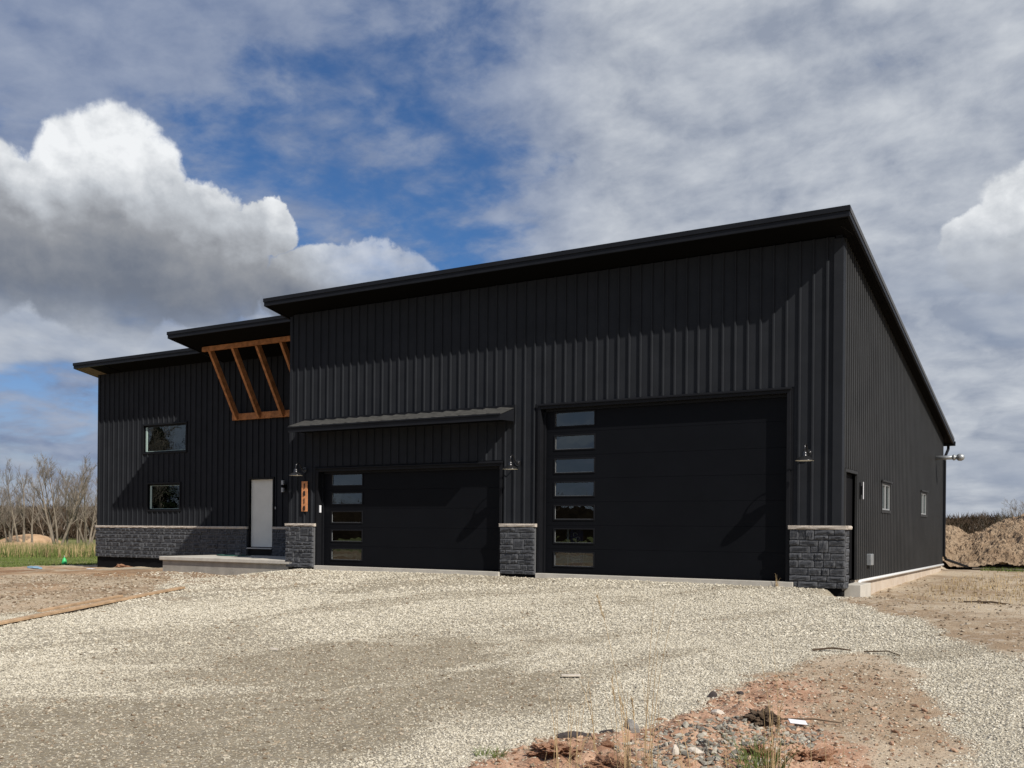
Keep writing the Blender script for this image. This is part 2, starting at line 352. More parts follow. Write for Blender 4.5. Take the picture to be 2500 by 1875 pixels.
def masks(x, y):
    n1 = fbm(x * 0.9, y * 0.9, 3, 4) * 0.9; n2 = fbm(x * 3.1, y * 3.1, 9, 3) * 0.35
    drive = ss(poly_sd(x, y, P_DRIVE) + n1 * 0.35 + n2 * 0.6, -0.18, 0.22)
    near = ss(poly_sd(x, y, P_NEAR) + n2 * 0.7, -0.12, 0.16)
    clay = ss(poly_sd(x, y, P_CLAY) + n2 * 0.9 + n1 * 0.2, -0.12, 0.2)
    track = ss(poly_sd(x, y, P_TRACK) + n1 * 1.6, -1.2, 1.0)
    sw = fbm(x * .25, y * .25, 19, 3) * 1.6; streak = fbm((x * 0.42 + y * 0.91) * 0.16, (x * 0.91 - y * 0.42) * 0.85 + sw, 21, 5, 0.6)
    track = np.clip(track * (0.95 + streak * 1.9) + ss(streak, 0.10, 0.42) * 0.5, 0, 0.92)
    leftmix = ss(-x + n1 * 3, -5.5, 3.5) * ss(fbm(x * 0.35, y * 0.8, 31, 4), -0.32, 0.1)
    drive = drive * (1 - near) * (1 - 0.0 * leftmix)
    dl = np.hypot(x - CAM.x, y - CAM.y)
    lawn = ss(-x + 0.25 * y + n1 * 0.7, 16.6, 18.6) * ss(y, -30, -10)
    lawn = np.maximum(lawn, ss(dl, 45, 55))
    return drive, near, clay, track, lawn, leftmix
def gz(x, y, fine=True):
    x = np.asarray(x, float); y = np.asarray(y, float)
    z0 = -0.17 - 0.27 * ss(-x, -0.6, 0.8) - 0.10 * ss(-x, 6, 12)
    z = z0 + (-0.70 - z0) * np.clip((-y - 0.4) / 11.5, 0, 1)
    right = ss(x, 13.9, 14.15)
    zr = -0.42 + 0.12 * ss(y, 2, 15); z = z * (1 - right * ss(y, -2, 1)) + zr * right * ss(y, -2, 1)
    far = ss(-x, 10, 22); z = z * (1 - far) + (-0.78) * far
    z = z - 0.75 * ss(-x, 24, 90) - 0.3 * ss(np.hypot(x, y), 60, 300)
    foot = ss(x, -11.5, -11.0) * (1 - ss(x, 13.7, 14.1)) * ss(y, 2.75, 3.1) * (1 - ss(y, 14, 14.2))
    z = z - 0.3 * foot
    near = ss(poly_sd(x, y, P_NEAR), -0.3, 0.9)
    clay = ss(poly_sd(x, y, P_CLAY), -0.1, 0.5)
    dl = np.hypot(x - CAM.x, y - CAM.y); fade = 1 - ss(dl, 30, 60)
    z = z + near * 0.02 + clay * (0.07 + 0.16 * fbm(x * 1.7, y * 1.7, 5, 3))
    z = z + fade * 0.05 * fbm(x * 0.4, y * 0.4, 41, 3)
    if fine:
        nd = 1 - ss(dl, 14, 30)
        z = z + nd * (0.012 * fbm(x * 6, y * 6, 51, 3) + clay * 0.07 * fbm(x * 7, y * 7, 61, 3))
        dirtL = ss(-x, 1, 5) * (1 - ss(-x, 17, 20)); z = z + dirtL * 0.10 * np.maximum(0, fbm(x * 1.2, y * 1.9, 71, 4)) * ss(y, -9, -3)
    return z
def g1(x, y): return float(gz(np.array([x]), np.array([y]))[0])

# ------------------------------------------------------------------ ground
def build_ground():
    rad = np.concatenate([[0.8], np.geomspace(2.0, 60, 420), np.geomspace(63, 7000, 60)])
    fa = math.atan2(C_, -S_)
    a1 = np.linspace(-40, 40, 640); a2 = np.linspace(40, 320, 130)[1:-1]
    ang = np.radians(np.concatenate([a1, a2])) + fa
    A, Rr = np.meshgrid(ang, rad); x = CAM.x + Rr * np.cos(A); y = CAM.y + Rr * np.sin(A); z = gz(x, y)
    nr, na = x.shape
    co = np.stack([x, y, z], -1).reshape(-1, 3)
    i = np.arange(nr - 1)[:, None] * na; j = np.arange(na)[None, :]; j2 = (j + 1) % na
    F = np.stack([i + j, i + j2, i + na + j2, i + na + j], -1).reshape(-1, 4)
    me = bpy.data.meshes.new('ground'); me.vertices.add(len(co)); me.vertices.foreach_set('co', co.ravel())
    me.loops.add(F.size); me.loops.foreach_set('vertex_index', F.ravel()); me.polygons.add(len(F))
    me.polygons.foreach_set('loop_start', np.arange(0, F.size, 4)); me.polygons.foreach_set('loop_total', np.full(len(F), 4)); me.update(calc_edges=True)
    me.polygons.foreach_set('use_smooth', np.ones(len(F), bool))
    mk = masks(co[:, 0], co[:, 1])
    for nm, arr in zip(('drive', 'near', 'clay', 'track', 'lawn', 'leftmix'), mk):
        at = me.attributes.new(nm, 'FLOAT', 'POINT'); at.data.foreach_set('value', arr.astype(np.float32))
    m = bpy.data.materials.new('ground_mix'); m.use_nodes = True; n = m.node_tree.nodes; l = m.node_tree.links; X.nt = m.node_tree
    p = n['Principled BSDF']; p.inputs['Roughness'].default_value = 0.95; p.inputs['Specular IOR Level'].default_value = 0.12
    geo = n.new('ShaderNodeNewGeometry'); pos = geo.outputs['Position']
    def at(nm):
        a = n.new('ShaderNodeAttribute'); a.attribute_name = nm; return X(a.outputs['Fac'])
    drive, near, clay, track, lawn, leftm = [at(q) for q in ('drive', 'near', 'clay', 'track', 'lawn', 'leftmix')]
    big = noise(pos, 0.5, 7, 0.6); mid = noise(pos, 3.0, 8, 0.65); fin = noise(pos, 26, 7, 0.7)
    vo = n.new('ShaderNodeTexVoronoi'); vo.inputs['Scale'].default_value = 34; l.new(pos, vo.inputs['Vector'])
    vs = n.new('ShaderNodeSeparateColor'); l.new(vo.outputs['Color'], vs.inputs[0]); cell = X(vs.outputs[0]); vd = X(vo.outputs['Distance'])
    vo2 = n.new('ShaderNodeTexVoronoi'); vo2.inputs['Scale'].default_value = 13; l.new(pos, vo2.inputs['Vector'])
    vs2 = n.new('ShaderNodeSeparateColor'); l.new(vo2.outputs['Color'], vs2.inputs[0]); cell2 = X(vs2.outputs[0])
    dark_g = mixc(smooth(mid, 0.3, 0.7), (0.25, 0.205, 0.135), (0.37, 0.315, 0.22))
    lite_g = mixc(cell, (0.40, 0.355, 0.27), (0.54, 0.49, 0.385))
    cg = mixc(X.op('MULTIPLY', track * 1.25 + (mid - 0.5) * 0.5, 1.0, clamp=True), lite_g, mixc(smooth(cell, 0.55, 1.0) * 0.6, dark_g, lite_g))
    cg = mixc(smooth(vd, 0.30, 0.62) * 0.5, cg, (0.19, 0.165, 0.13))
    d1 = mixc(smooth(big + (mid - 0.5) * 0.7, 0.36, 0.64), (0.31, 0.225, 0.145), (0.47, 0.385, 0.275))
    d1 = mixc(smooth(cell2, 0.82, 0.95) * 0.5, d1, (0.50, 0.44, 0.36))
    d1 = mixc(smooth(fin, 0.62, 0.72) * 0.5, d1, (0.12, 0.085, 0.055))
    cl = mixc(smooth(mid + (fin - 0.5) * 0.4, 0.35, 0.65), (0.36, 0.205, 0.13), (0.52, 0.345, 0.235))
    gr = mixc(smooth(mid, 0.35, 0.65), (0.085, 0.12, 0.03), (0.16, 0.18, 0.06))
    gr = mixc(smooth(big, 0.42, 0.62) * 0.6, gr, (0.30, 0.24, 0.12))
    br = mixc(smooth(big + (mid - 0.5) * 0.6, 0.4, 0.62), (0.24, 0.13, 0.065), (0.43, 0.28, 0.16))
    c = mixc(drive, d1, cg)
    c = mixc(leftm * 0.75, c, br)
    c = mixc(near * 0.85, c, mixc(smooth(big + (mid - 0.5) * 0.5, 0.4, 0.6), (0.36, 0.26, 0.17), (0.49, 0.395, 0.285)))
    c = mixc(clay, c, cl)
    c = mixc(lawn, c, gr)
    l.new(c, p.inputs['Base Color'])
    b1 = n.new('ShaderNodeBump'); b1.inputs['Strength'].default_value = 0.9; b1.inputs['Distance'].default_value = 0.022
    l.new(((1.0 - vd) * (1.0 - track * 0.6) * (0.3 + drive * 0.7) + fin * 0.7 + mid * 1.2).v, b1.inputs['Height'])
    l.new(b1.outputs[0], p.inputs['Normal'])
    me.materials.append(m)
    o = bpy.data.objects.new('ground', me); COL.objects.link(o); o['kind'] = 'structure'
build_ground()

# ------------------------------------------------------------------ loose stones: points + geometry nodes
def stone_variant(seed, flat=0.6):
    rnd = random.Random(seed); bm = bmesh.new(); bmesh.ops.create_icosphere(bm, subdivisions=1, radius=1)
    for v in bm.verts: v.co = Vector((v.co.x * rnd.uniform(.75, 1.25), v.co.y * rnd.uniform(.6, 1.1), v.co.z * flat * rnd.uniform(.7, 1.3)))
    me = bpy.data.meshes.new('pebble'); bm.to_mesh(me); bm.free(); return me
def stone_mat(name, c1, c2, c3):
    m = bpy.data.materials.new(name); m.use_nodes = True; n = m.node_tree.nodes; l = m.node_tree.links; X.nt = m.node_tree
    p = n['Principled BSDF']; p.inputs['Roughness'].default_value = 0.9; p.inputs['Specular IOR Level'].default_value = 0.2
    a = n.new('ShaderNodeAttribute'); a.attribute_type = 'INSTANCER'; a.attribute_name = 'tone'
    r = n.new('ShaderNodeValToRGB'); l.new(a.outputs['Fac'], r.inputs[0]); e = r.color_ramp.elements
    e[0].color = (*c1, 1); e[1].color = (*c3, 1); e[1].position = 1; q = e.new(0.5); q.color = (*c2, 1)
    l.new(r.outputs[0], p.inputs['Base Color']); return m
def scatter(name, pts, size, tone, material, label=None, cat=None, flat=0.6):
    me = bpy.data.meshes.new(name); me.vertices.add(len(pts)); me.vertices.foreach_set('co', np.asarray(pts, np.float32).ravel())
    for nm, arr in (('size', size), ('tone', tone)):
        q = me.attributes.new(nm, 'FLOAT', 'POINT'); q.data.foreach_set('value', np.asarray(arr, np.float32))
    o = bpy.data.objects.new(name, me); COL.objects.link(o); o['kind'] = 'stuff'
    if label: o['label'] = label; o['category'] = cat
    ng = bpy.data.node_groups.new(name, 'GeometryNodeTree')
    ng.interface.new_socket('Geometry', in_out='INPUT', socket_type='NodeSocketGeometry'); ng.interface.new_socket('Geometry', in_out='OUTPUT', socket_type='NodeSocketGeometry')
    N, L = ng.nodes, ng.links; gi = N.new('NodeGroupInput'); go = N.new('NodeGroupOutput')
    jn = N.new('GeometryNodeJoinGeometry')
    m2p = N.new('GeometryNodeMeshToPoints'); L.new(gi.outputs[0], m2p.inputs[0])
    ip = N.new('GeometryNodeInstanceOnPoints'); L.new(m2p.outputs[0], ip.inputs['Points'])
    g2i = N.new('GeometryNodeGeometryToInstance')
    for k in range(5):
        # variants made inside the node tree: an icosphere pushed out of shape
        ico = N.new('GeometryNodeMeshIcoSphere'); ico.inputs['Radius'].default_value = 1; ico.inputs['Subdivisions'].default_value = 1
        sp_ = N.new('GeometryNodeSetPosition'); nz = N.new('ShaderNodeTexNoise'); nz.inputs['Scale'].default_value = 0.9; nz.inputs['Detail'].default_value = 1
        ad = N.new('ShaderNodeVectorMath'); ad.operation = 'ADD'; ps = N.new('GeometryNodeInputPosition'); ad.inputs[1].default_value = (k * 3.3, k * 1.7, k * 5.1); L.new(ps.outputs[0], ad.inputs[0]); L.new(ad.outputs[0], nz.inputs['Vector'])
        sb = N.new('ShaderNodeVectorMath'); sb.operation = 'SUBTRACT'; sb.inputs[1].default_value = (.5, .5, .5); L.new(nz.outputs['Color'], sb.inputs[0])
        ms = N.new('ShaderNodeVectorMath'); ms.operation = 'MULTIPLY'; ms.inputs[1].default_value = (2.4, 2.4, 2.0); L.new(sb.outputs[0], ms.inputs[0])
        L.new(ico.outputs[0], sp_.inputs['Geometry']); L.new(ms.outputs[0], sp_.inputs['Offset'])
        tr = N.new('GeometryNodeTransform'); tr.inputs['Scale'].default_value = (1.15, 0.85, flat); L.new(sp_.outputs[0], tr.inputs['Geometry'])
        sm = N.new('GeometryNodeSetMaterial'); sm.inputs['Material'].default_value = material; L.new(tr.outputs[0], sm.inputs[0])
        L.new(sm.outputs[0], g2i.inputs[0])
    L.new(g2i.outputs[0], ip.inputs['Instance']); ip.inputs['Pick Instance'].default_value = True
    rv = N.new('FunctionNodeRandomValue'); rv.data_type = 'INT'; rv.inputs['Min'].default_value = 0; rv.inputs['Max'].default_value = 4; L.new(rv.outputs[2], ip.inputs['Instance Index'])
    rr = N.new('FunctionNodeRandomValue'); rr.data_type = 'FLOAT_VECTOR'; rr.inputs[0].default_value = (-0.5, -0.5, 0); rr.inputs[1].default_value = (0.5, 0.5, 6.28); L.new(rr.outputs[0], ip.inputs['Rotation'])
    na_ = N.new('GeometryNodeInputNamedAttribute'); na_.data_type = 'FLOAT'; na_.inputs[0].default_value = 'size'; L.new(na_.outputs[0], ip.inputs['Scale'])
    L.new(ip.outputs[0], go.inputs[0])
    md = o.modifiers.new('scatter', 'NODES'); md.node_group = ng
    return o
def ring_points(r0, r1, dens, half=37):
    area = math.radians(2 * half) / 2 * (r1 * r1 - r0 * r0); n = int(area * dens)
    r = np.sqrt(np.random.uniform(r0 * r0, r1 * r1, n)); a = np.radians(np.random.uniform(-half, half, n)) + math.atan2(C_, -S_)
    return CAM.x + r * np.cos(a), CAM.y + r * np.sin(a), r
def build_stones():
    gx, gy, gs, gt = [], [], [], []; hx, hy, hs, ht = [], [], [], []
    for r0, r1, dens, sz in ((4.8, 8.5, 3400, 0.0080), (8.5, 13, 2300, 0.0098), (13, 19, 1000, 0.0135), (19, 30, 300, 0.020)):
        x, y, r = ring_points(r0, r1, dens); dr, ne, cl, tk, la, lm = masks(x, y)
        u = np.random.rand(len(x)); inside = (x > -11.4) & (x < 14.2) & (y > 2.55); inside |= (x > -0.1) & (x < 14.2) & (y > -0.1); inside |= (x > -5.2) & (x < 0.3) & (y > -0.1)
        keep = (u < dr * (1 - 0.86 * tk) * (1 - 0.65 * lm) + ne * 0.06) & ~inside
        k = keep; gx.append(x[k]); gy.append(y[k]); nn = np.random.rand(k.sum())
        gs.append(sz * (0.45 + 0.9 * np.random.rand(k.sum()) ** 1.6)); gt.append(np.clip((nn * 0.9 + 0.08) * (1 - 0.75 * tk[k]), 0, 1)); gs[-1] = gs[-1] * (1 - .15 * tk[k])
        keep = (np.random.rand(len(x)) < (0.10 * np.maximum(tk * dr, 0.9 * (1 - dr)) + 0.32 * (1 - dr) * (x < 6) * (1 - 0.6 * lm) + 0.10 * ne + 0.03 * lm) * (1 - la)) & ~inside
        k = keep; hx.append(x[k]); hy.append(y[k]); hs.append(sz * (0.4 + 1.7 * np.random.rand(k.sum()) ** 4)); ht.append(np.random.rand(k.sum()))
    x, y, s, t = map(np.concatenate, (gx, gy, gs, gt)); z = gz(x, y) + s * 0.25
    scatter('gravel', np.stack([x, y, z], 1), s, t, stone_mat('gravel_stone', (0.42, 0.38, 0.295), (0.52, 0.475, 0.375), (0.70, 0.65, 0.535)), 'pale crushed limestone gravel spread over the driveway', 'gravel')
    x, y, s, t = map(np.concatenate, (hx, hy, hs, ht)); z = gz(x, y) + s * 0.2
    scatter('pebbles', np.stack([x, y, z], 1), s, t, stone_mat('dirt_stone', (0.17, 0.12, 0.08), (0.31, 0.25, 0.175), (0.46, 0.40, 0.31)), 'loose pebbles and clods on the bare dirt and wheel tracks', 'pebbles')
    # crumbs and lumps of clay
    n = 60000; x = np.random.uniform(14.4, 17.5, n); y = np.random.uniform(-15, -8.6, n); dr, ne, cl, tk, la, lm = masks(x, y)
    pt_ = ss(fbm(x * 2.2, y * 2.2, 77, 3), -.1, .25); k = np.random.rand(n) < (cl * (.12 + .40 * pt_) + .09 * ne * (1 - cl)); x, y = x[k], y[k]; s = 0.0028 + 0.024 * np.random.rand(len(x)) ** 9; z = gz(x, y) + s * .3
    scatter('clay_crumbs', np.stack([x, y, z], 1), s, np.random.rand(len(x)), stone_mat('clay_crumb', (0.25, 0.145, 0.09), (0.39, 0.245, 0.16), (0.50, 0.36, 0.25)), 'crumbs and small lumps of orange clay in the foreground', 'clay crumbs')
    # grey crushed stone spilled on the clay in the foreground
    n = 2000; a = np.random.rand(n) * 6.28; q = np.sqrt(np.random.rand(n)); u = q * np.cos(a); v = q * np.sin(a)
    x = 16.05 + u * 0.55 + v * 0.16; y = -12.5 + v * 1.5; k = np.random.rand(n) < (1.1 - q ** 3); x, y = x[k], y[k]
    s = 0.008 + 0.019 * np.random.rand(len(x)) ** 2; z = gz(x, y) + s * 0.3
    scatter('crushed_stone', np.stack([x, y, z], 1), s, np.random.rand(len(x)), stone_mat('grey_stone', (0.14, 0.13, 0.11), (0.27, 0.25, 0.205), (0.46, 0.42, 0.34)), 'spill of grey crushed stone on the red clay in the foreground', 'crushed stone')
build_stones()

# ------------------------------------------------------------------ the house
HOUSE = thing('house', 'black steel-sided modern shop house with two garage doors and stepped shed roofs', 'house')
PITCH = 0.2572; RIB0 = 7.71
SL = 0.187
def panel_profile():   # offsets along one pitch, (u, depth); depth = how far proud of the wall
    return [(0, 0.008), (0.010, 0.042), (0.038, 0.042), (0.050, 0.008), (PITCH, 0.008)]
def strips(x0, x1, y, ztop, zbot, holes, parent):
    """vertical steel panels, one object per pitch; holes = [(xa, xb, za, zb)]"""
    k0 = math.floor((x0 - RIB0) / PITCH); k1 = math.ceil((x1 - RIB0) / PITCH)
    for k in range(k0, k1):
        a = RIB0 + k * PITCH - 0.028; b = a + PITCH
        lo, hi = max(a, x0), min(b, x1)
        if hi - lo < 0.01: continue
        cuts = sorted({lo, hi} | {h[0] for h in holes if lo < h[0] < hi} | {h[1] for h in holes if lo < h[1] < hi})
        pieces = []
        for c0, c1 in zip(cuts[:-1], cuts[1:]):
            if c1 - c0 < 1e-4: continue
            mid = (c0 + c1) / 2; iv = [(zbot, ztop)]
            for h in holes:
                if h[0] <= mid <= h[1]:
                    nv = []
                    for s, e_ in iv:
                        if h[2] > s: nv.append((s, min(e_, h[2])))
                        if h[3] < e_: nv.append((max(s, h[3]), e_))
                    iv = [q for q in nv if q[1] - q[0] > 0.01]
            prof = panel_profile(); us = [c0 - a] + [u for u, _ in prof if c0 - a < u < c1 - a] + [c1 - a]
            pts = [(a + u, float(np.interp(u, [p[0] for p in prof], [p[1] for p in prof]))) for u in us]
            for s, e_ in iv:
                tgt = [g for g in pieces if any(abs(q[1] - c0) < 1e-6 and q[2] < e_ and q[3] > s for q in g['iv'])]
                g = tgt[0] if tgt else {'iv': [], 'm': MB()}
                if not tgt: pieces.append(g)
                for o_ in tgt[1:]: g['iv'] += o_['iv']; g['m'].add(o_['m'].v, o_['m'].f); pieces.remove(o_)
                g['iv'].append((c0, c1, s, e_))
                for (xa, da), (xb, db) in zip(pts[:-1], pts[1:]):
                    g['m'].add([(xa, y - da, s), (xb, y - db, s), (xb, y - db, e_), (xa, y - da, e_)], [(0, 1, 2, 3)])
        for g in pieces: g['m'].obj('siding_panel', 'siding', parent)
def wall_holes(x0, x1, z0, z1, y0, y1, holes, name, matn, parent, axis='x'):
    xs = sorted({x0, x1} | {h[0] for h in holes} | {h[1] for h in holes}); zs = sorted({z0, z1} | {h[2] for h in holes} | {h[3] for h in holes})
    xs = [q for q in xs if x0 <= q <= x1]; zs = [q for q in zs if z0 <= q <= z1]
    m = MB()
    for a, b in zip(xs[:-1], xs[1:]):
        for c, d in zip(zs[:-1], zs[1:]):
            mx_, mz_ = (a + b) / 2, (c + d) / 2
            if any(h[0] < mx_ < h[1] and h[2] < mz_ < h[3] for h in holes): continue
            if axis == 'x': m.box(a, b, y0, y1, c, d)
            else: m.box(y0, y1, a, b, c, d)
    return m.obj(name, matn, parent)
GW = 14.15
D1 = (0.93, 6.60, -0.06, 2.44); D2 = (7.54, 13.20, -0.06, 3.67)
garage_holes = [D1, D2]
fw_ = wall_holes(0, GW, -0.2, 6.52, 0.0, 0.12, garage_holes, 'front_wall', 'trim', HOUSE)
strips(0.06, GW - 0.14, 0.0, 6.55, -0.05, [(0.86, 6.67, -1, 2.51), (7.47, 13.27, -1, 3.74), (-1, 0.95, -1, 1.0), (6.6, 7.54, -1, 1.0), (13.2, 15, -1, 1.0)], fw_)
MB().box(GW - 0.14, GW + 0.035, -0.045, -0.002, 1.0, 6.5).box(GW + 0.002, GW + 0.037, -0.002, 0.14, 1.0, 6.45).obj('corner_trim', 'siding', fw_)
MB().box(-0.03, 0.06, -0.04, -0.002, 1.0, 6.5).box(-0.035, -0.002, -0.002, 0.1, 1.0, 6.45).obj('corner_trim', 'siding', fw_)
# wing (set back)
WY = 2.6; WX = -11.62
win1 = (-9.23, -7.14, 3.40, 4.30); win2 = (-8.99, -7.42, 1.47, 2.33); dr = (-4.22, -3.22, 0.28, 2.40)
ww = wall_holes(WX, -0.02, -0.55, 6.2, WY, WY + 0.12, [win1, win2, dr], 'wing_wall', 'trim', HOUSE)
strips(WX + 0.06, -0.02, WY, 6.22, 0.9, [(a - .06, b + .06, c - .06, d + .06) for a, b, c, d in (win1, win2, dr)], ww)
MB().box(WX - 0.035, WX + 0.06, WY - 0.04, WY - 0.002, 0.9, 6.2).box(WX - 0.035, WX - 0.002, WY - 0.002, WY + 0.1, 0.9, 6.2).obj('corner_trim', 'siding', ww)
# side wall (right), corrugated with openings
sd_ = (0.26, 1.31, -0.04, 2.08)
sw1 = (4.02, 5.0, 1.50, 1.98); sw1 = (3.98, 5.02, 1.43, 2.02); sw2 = (9.70, 10.78, 1.43, 2.02)
def top_at(y): return 6.69 - SL * (y + 0.72) + 0.03
def side_wall():
    m = MB(); p = 0.2572 * 0.7774; y = 0.14
    holes = [(a - .07, b + .07, c - .07, d + .07) for a, b, c, d in (sd_, sw1, sw2)]
    x = GW; back = MB()
    cuts0 = [0.0, 14.3] + [h[i] for h in (sd_, sw1, sw2) for i in (0, 1)]
    cuts0 = sorted(cuts0)
    for a, b in zip(cuts0[:-1], cuts0[1:]):
        mid = (a + b) / 2; iv = [(-0.05, None)]
        hs = [h for h in (sd_, sw1, sw2) if h[0] < mid < h[1]]
        segs = [(-0.05, hs[0][2]), (hs[0][3], None)] if hs else [(-0.05, None)]
        for s, e_ in segs:
            if e_ is not None and e_ - s < 0.02: continue
            ta, tb = (e_, e_) if e_ else (top_at(a) + .05, top_at(b) + .05)
            back.hexa([(x - .12, a, s), (x, a, s), (x - .12, b, s), (x, b, s), (x - .12, a, ta), (x, a, ta), (x - .12, b, tb), (x, b, tb)])
    w = back.obj('side_wall', 'trim', HOUSE)
    prof = [(0, 0.004), (0.003, 0.040), (0.098, 0.040), (0.112, 0.004), (p, 0.004)]
    k = 0
    while y < 14.28:
        pts = [(y + u, d) for u, d in prof if y + u <= 14.29]
        cs = sorted({q[0] for q in pts} | {h[i] for h in holes for i in (0, 1) if y < h[i] < y + p})
        ds = [float(np.interp(c, [q[0] for q in pts], [q[1] for q in pts])) for c in cs]
        for (c0, d0), (c1, d1) in zip(list(zip(cs, ds))[:-1], list(zip(cs, ds))[1:]):
            mid = (c0 + c1) / 2; hs = [h for h in holes if h[0] < mid < h[1]]
            segs = [(-0.05, hs[0][2]), (hs[0][3], None)] if hs else [(-0.05, None)]
            for s, e_ in segs:
                if e_ is not None and e_ - s < 0.02: continue
                ta, tb = (e_, e_) if e_ else (top_at(c0), top_at(c1))
                m.add([(x + d0, c0, s), (x + d1, c1, s), (x + d1, c1, tb), (x + d0, c0, ta)], [(0, 1, 2, 3)])
        y += p
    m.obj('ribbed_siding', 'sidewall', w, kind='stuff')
    MB().hexa([(GW + .002, 14.2, -.05), (GW + .04, 14.2, -.05), (GW + .002, 14.33, -.05), (GW + .04, 14.33, -.05), (GW + .002, 14.2, 3.95), (GW + .04, 14.2, 3.95), (GW + .002, 14.33, 3.95), (GW + .04, 14.33, 3.95)]).obj('corner_trim', 'siding', w)
    return w
SW = side_wall()
MB().box(WX, GW - .12, 14.18, 14.3, -0.3, 3.95).obj('rear_wall', 'siding', HOUSE)
MB().hexa([(WX, WY + .12, -.5), (WX + .12, WY + .12, -.5), (WX, 14.18, -.5), (WX + .12, 14.18, -.5), (WX, WY + .12, 6.15), (WX + .12, WY + .12, 6.15), (WX, 14.18, 4.0), (WX + .12, 14.18, 4.0)]).obj('west_wall', 'siding', HOUSE)
MB().hexa([(0, .12, -.5), (.12, .12, -.5), (0, 14.18, -.5), (.12, 14.18, -.5), (0, .12, 6.5), (.12, .12, 6.5), (0, 14.18, 3.95), (.12, 14.18, 3.95)]).obj('partition_wall', 'siding', HOUSE)
MB().box(0.12, GW - .12, .13, 14.18, -0.25, -0.06).box(WX + .12, 0, WY + .12, 14.18, 0.1, 0.26).obj('floor_slab', 'interior', HOUSE)

# roofs: shed slabs sloping down towards the back
def roof(x0, x1, yf, zf, yb, left_ov, right_ov, tan=False):
    """zf = bottom of the fascia at the front edge yf"""
    T = 0.19
    def zz(y, dz): return zf + dz - SL * (y - yf)
    def slab(m, xa, xb, ya, yb_, d0, d1, mi=0):
        m.hexa([(xa, ya, zz(ya, d0)), (xb, ya, zz(ya, d0)), (xa, yb_, zz(yb_, d0)), (xb, yb_, zz(yb_, d0)), (xa, ya, zz(ya, d1)), (xb, ya, zz(ya, d1)), (xa, yb_, zz(yb_, d1)), (xb, yb_, zz(yb_, d1))], mi)
    m = MB(); slab(m, x0 + .03, x1 - .03, yf + .03, yb, .02, T - .004); r = m.obj('roof', 'soffit', HOUSE)
    m = MB(); slab(m, x0 + .012, x1 - .012, yf + .012, yf + .045, 0, T * .52); m.obj('fascia', 'fascia', r)
    m = MB(); slab(m, x0, x1, yf - .012, yf + .05, T * .52, T); m.obj('drip_edge', 'fascia', r)
    for s, ov in ((0, left_ov), (1, right_ov)):
        if not ov: continue
        xa, xb = (x0, x0 + .045) if s == 0 else (x1 - .045, x1)
        m = MB(); sh = .012 if s == 0 else -.012
        slab(m, xa + sh, xb + sh, yf + .046, yb, 0, T * .50)
        m.obj('rake_fascia', 'fascia', r)
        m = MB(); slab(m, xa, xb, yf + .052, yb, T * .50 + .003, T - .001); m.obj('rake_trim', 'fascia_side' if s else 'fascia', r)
    # soffit planks running with the slope
    return r, zz, slab
rm, zzm, slabm = roof(-0.33, 14.44, -0.72, 6.69, 14.9, True, True)
for k in range(2):   # right rake soffit boards
    mm = MB(); slabm(mm, 14.2 + k * .1, 14.295 + k * .1, -.6, 14.8, .004, .019); mm.obj('soffit_board', 'soffit', rm)
mm = MB(); mm.tube([(14.22, -.45, 6.60), (14.36, -.05, 6.53)], 0.003, 5); mm.obj('soffit_wire', 'trim', rm)
r2, zz2, slab2 = roof(-5.46, -0.34, 0.42, 6.53, 14.6, True, False)
r3, zz3, slab3 = roof(-11.97, -5.47, 1.80, 6.34, 14.8, True, False)
for k in range(3):
    mm = MB(); slab3(mm, -11.915 + k * .088, -11.835 + k * .088, 1.86, 14.7, .003, .019); mm.obj('soffit_board', 'lit_soffit', r3)
for k in range(8):
    mm = MB(); slab3(mm, -11.64 + k * .16, -11.488 + k * .16, 1.86, 2.55, .003, .018); mm.obj('soffit_board', 'lit_soffit' if k < 3 else 'soffit', r3)  # boards nearest the left end take the painted-in lit colour
# rear gutter and downspout
MB().prism_x([(14.9, 3.86), (14.9, 3.72), (15.0, 3.72), (15.04, 3.80), (15.04, 3.86)], 12.0, 14.46).obj('gutter', 'fascia', HOUSE)
ds = MB(); ds.tube([(14.25, 14.97, 3.74), (14.25, 14.97, 3.62), (14.22, 14.48, 3.35), (14.22, 14.40, 3.2), (14.22, 14.38, 0.2), (14.26, 14.52, 0.08), (14.98, 16.8, -0.33)], 0.045, 8)
ds.obj('downspout', 'trim', HOUSE)
# west-side fixture seen past the far corner
MB().box(-11.85, -11.66, 3.05, 3.25, 3.55, 3.76).obj('wall_box', 'trim', HOUSE)

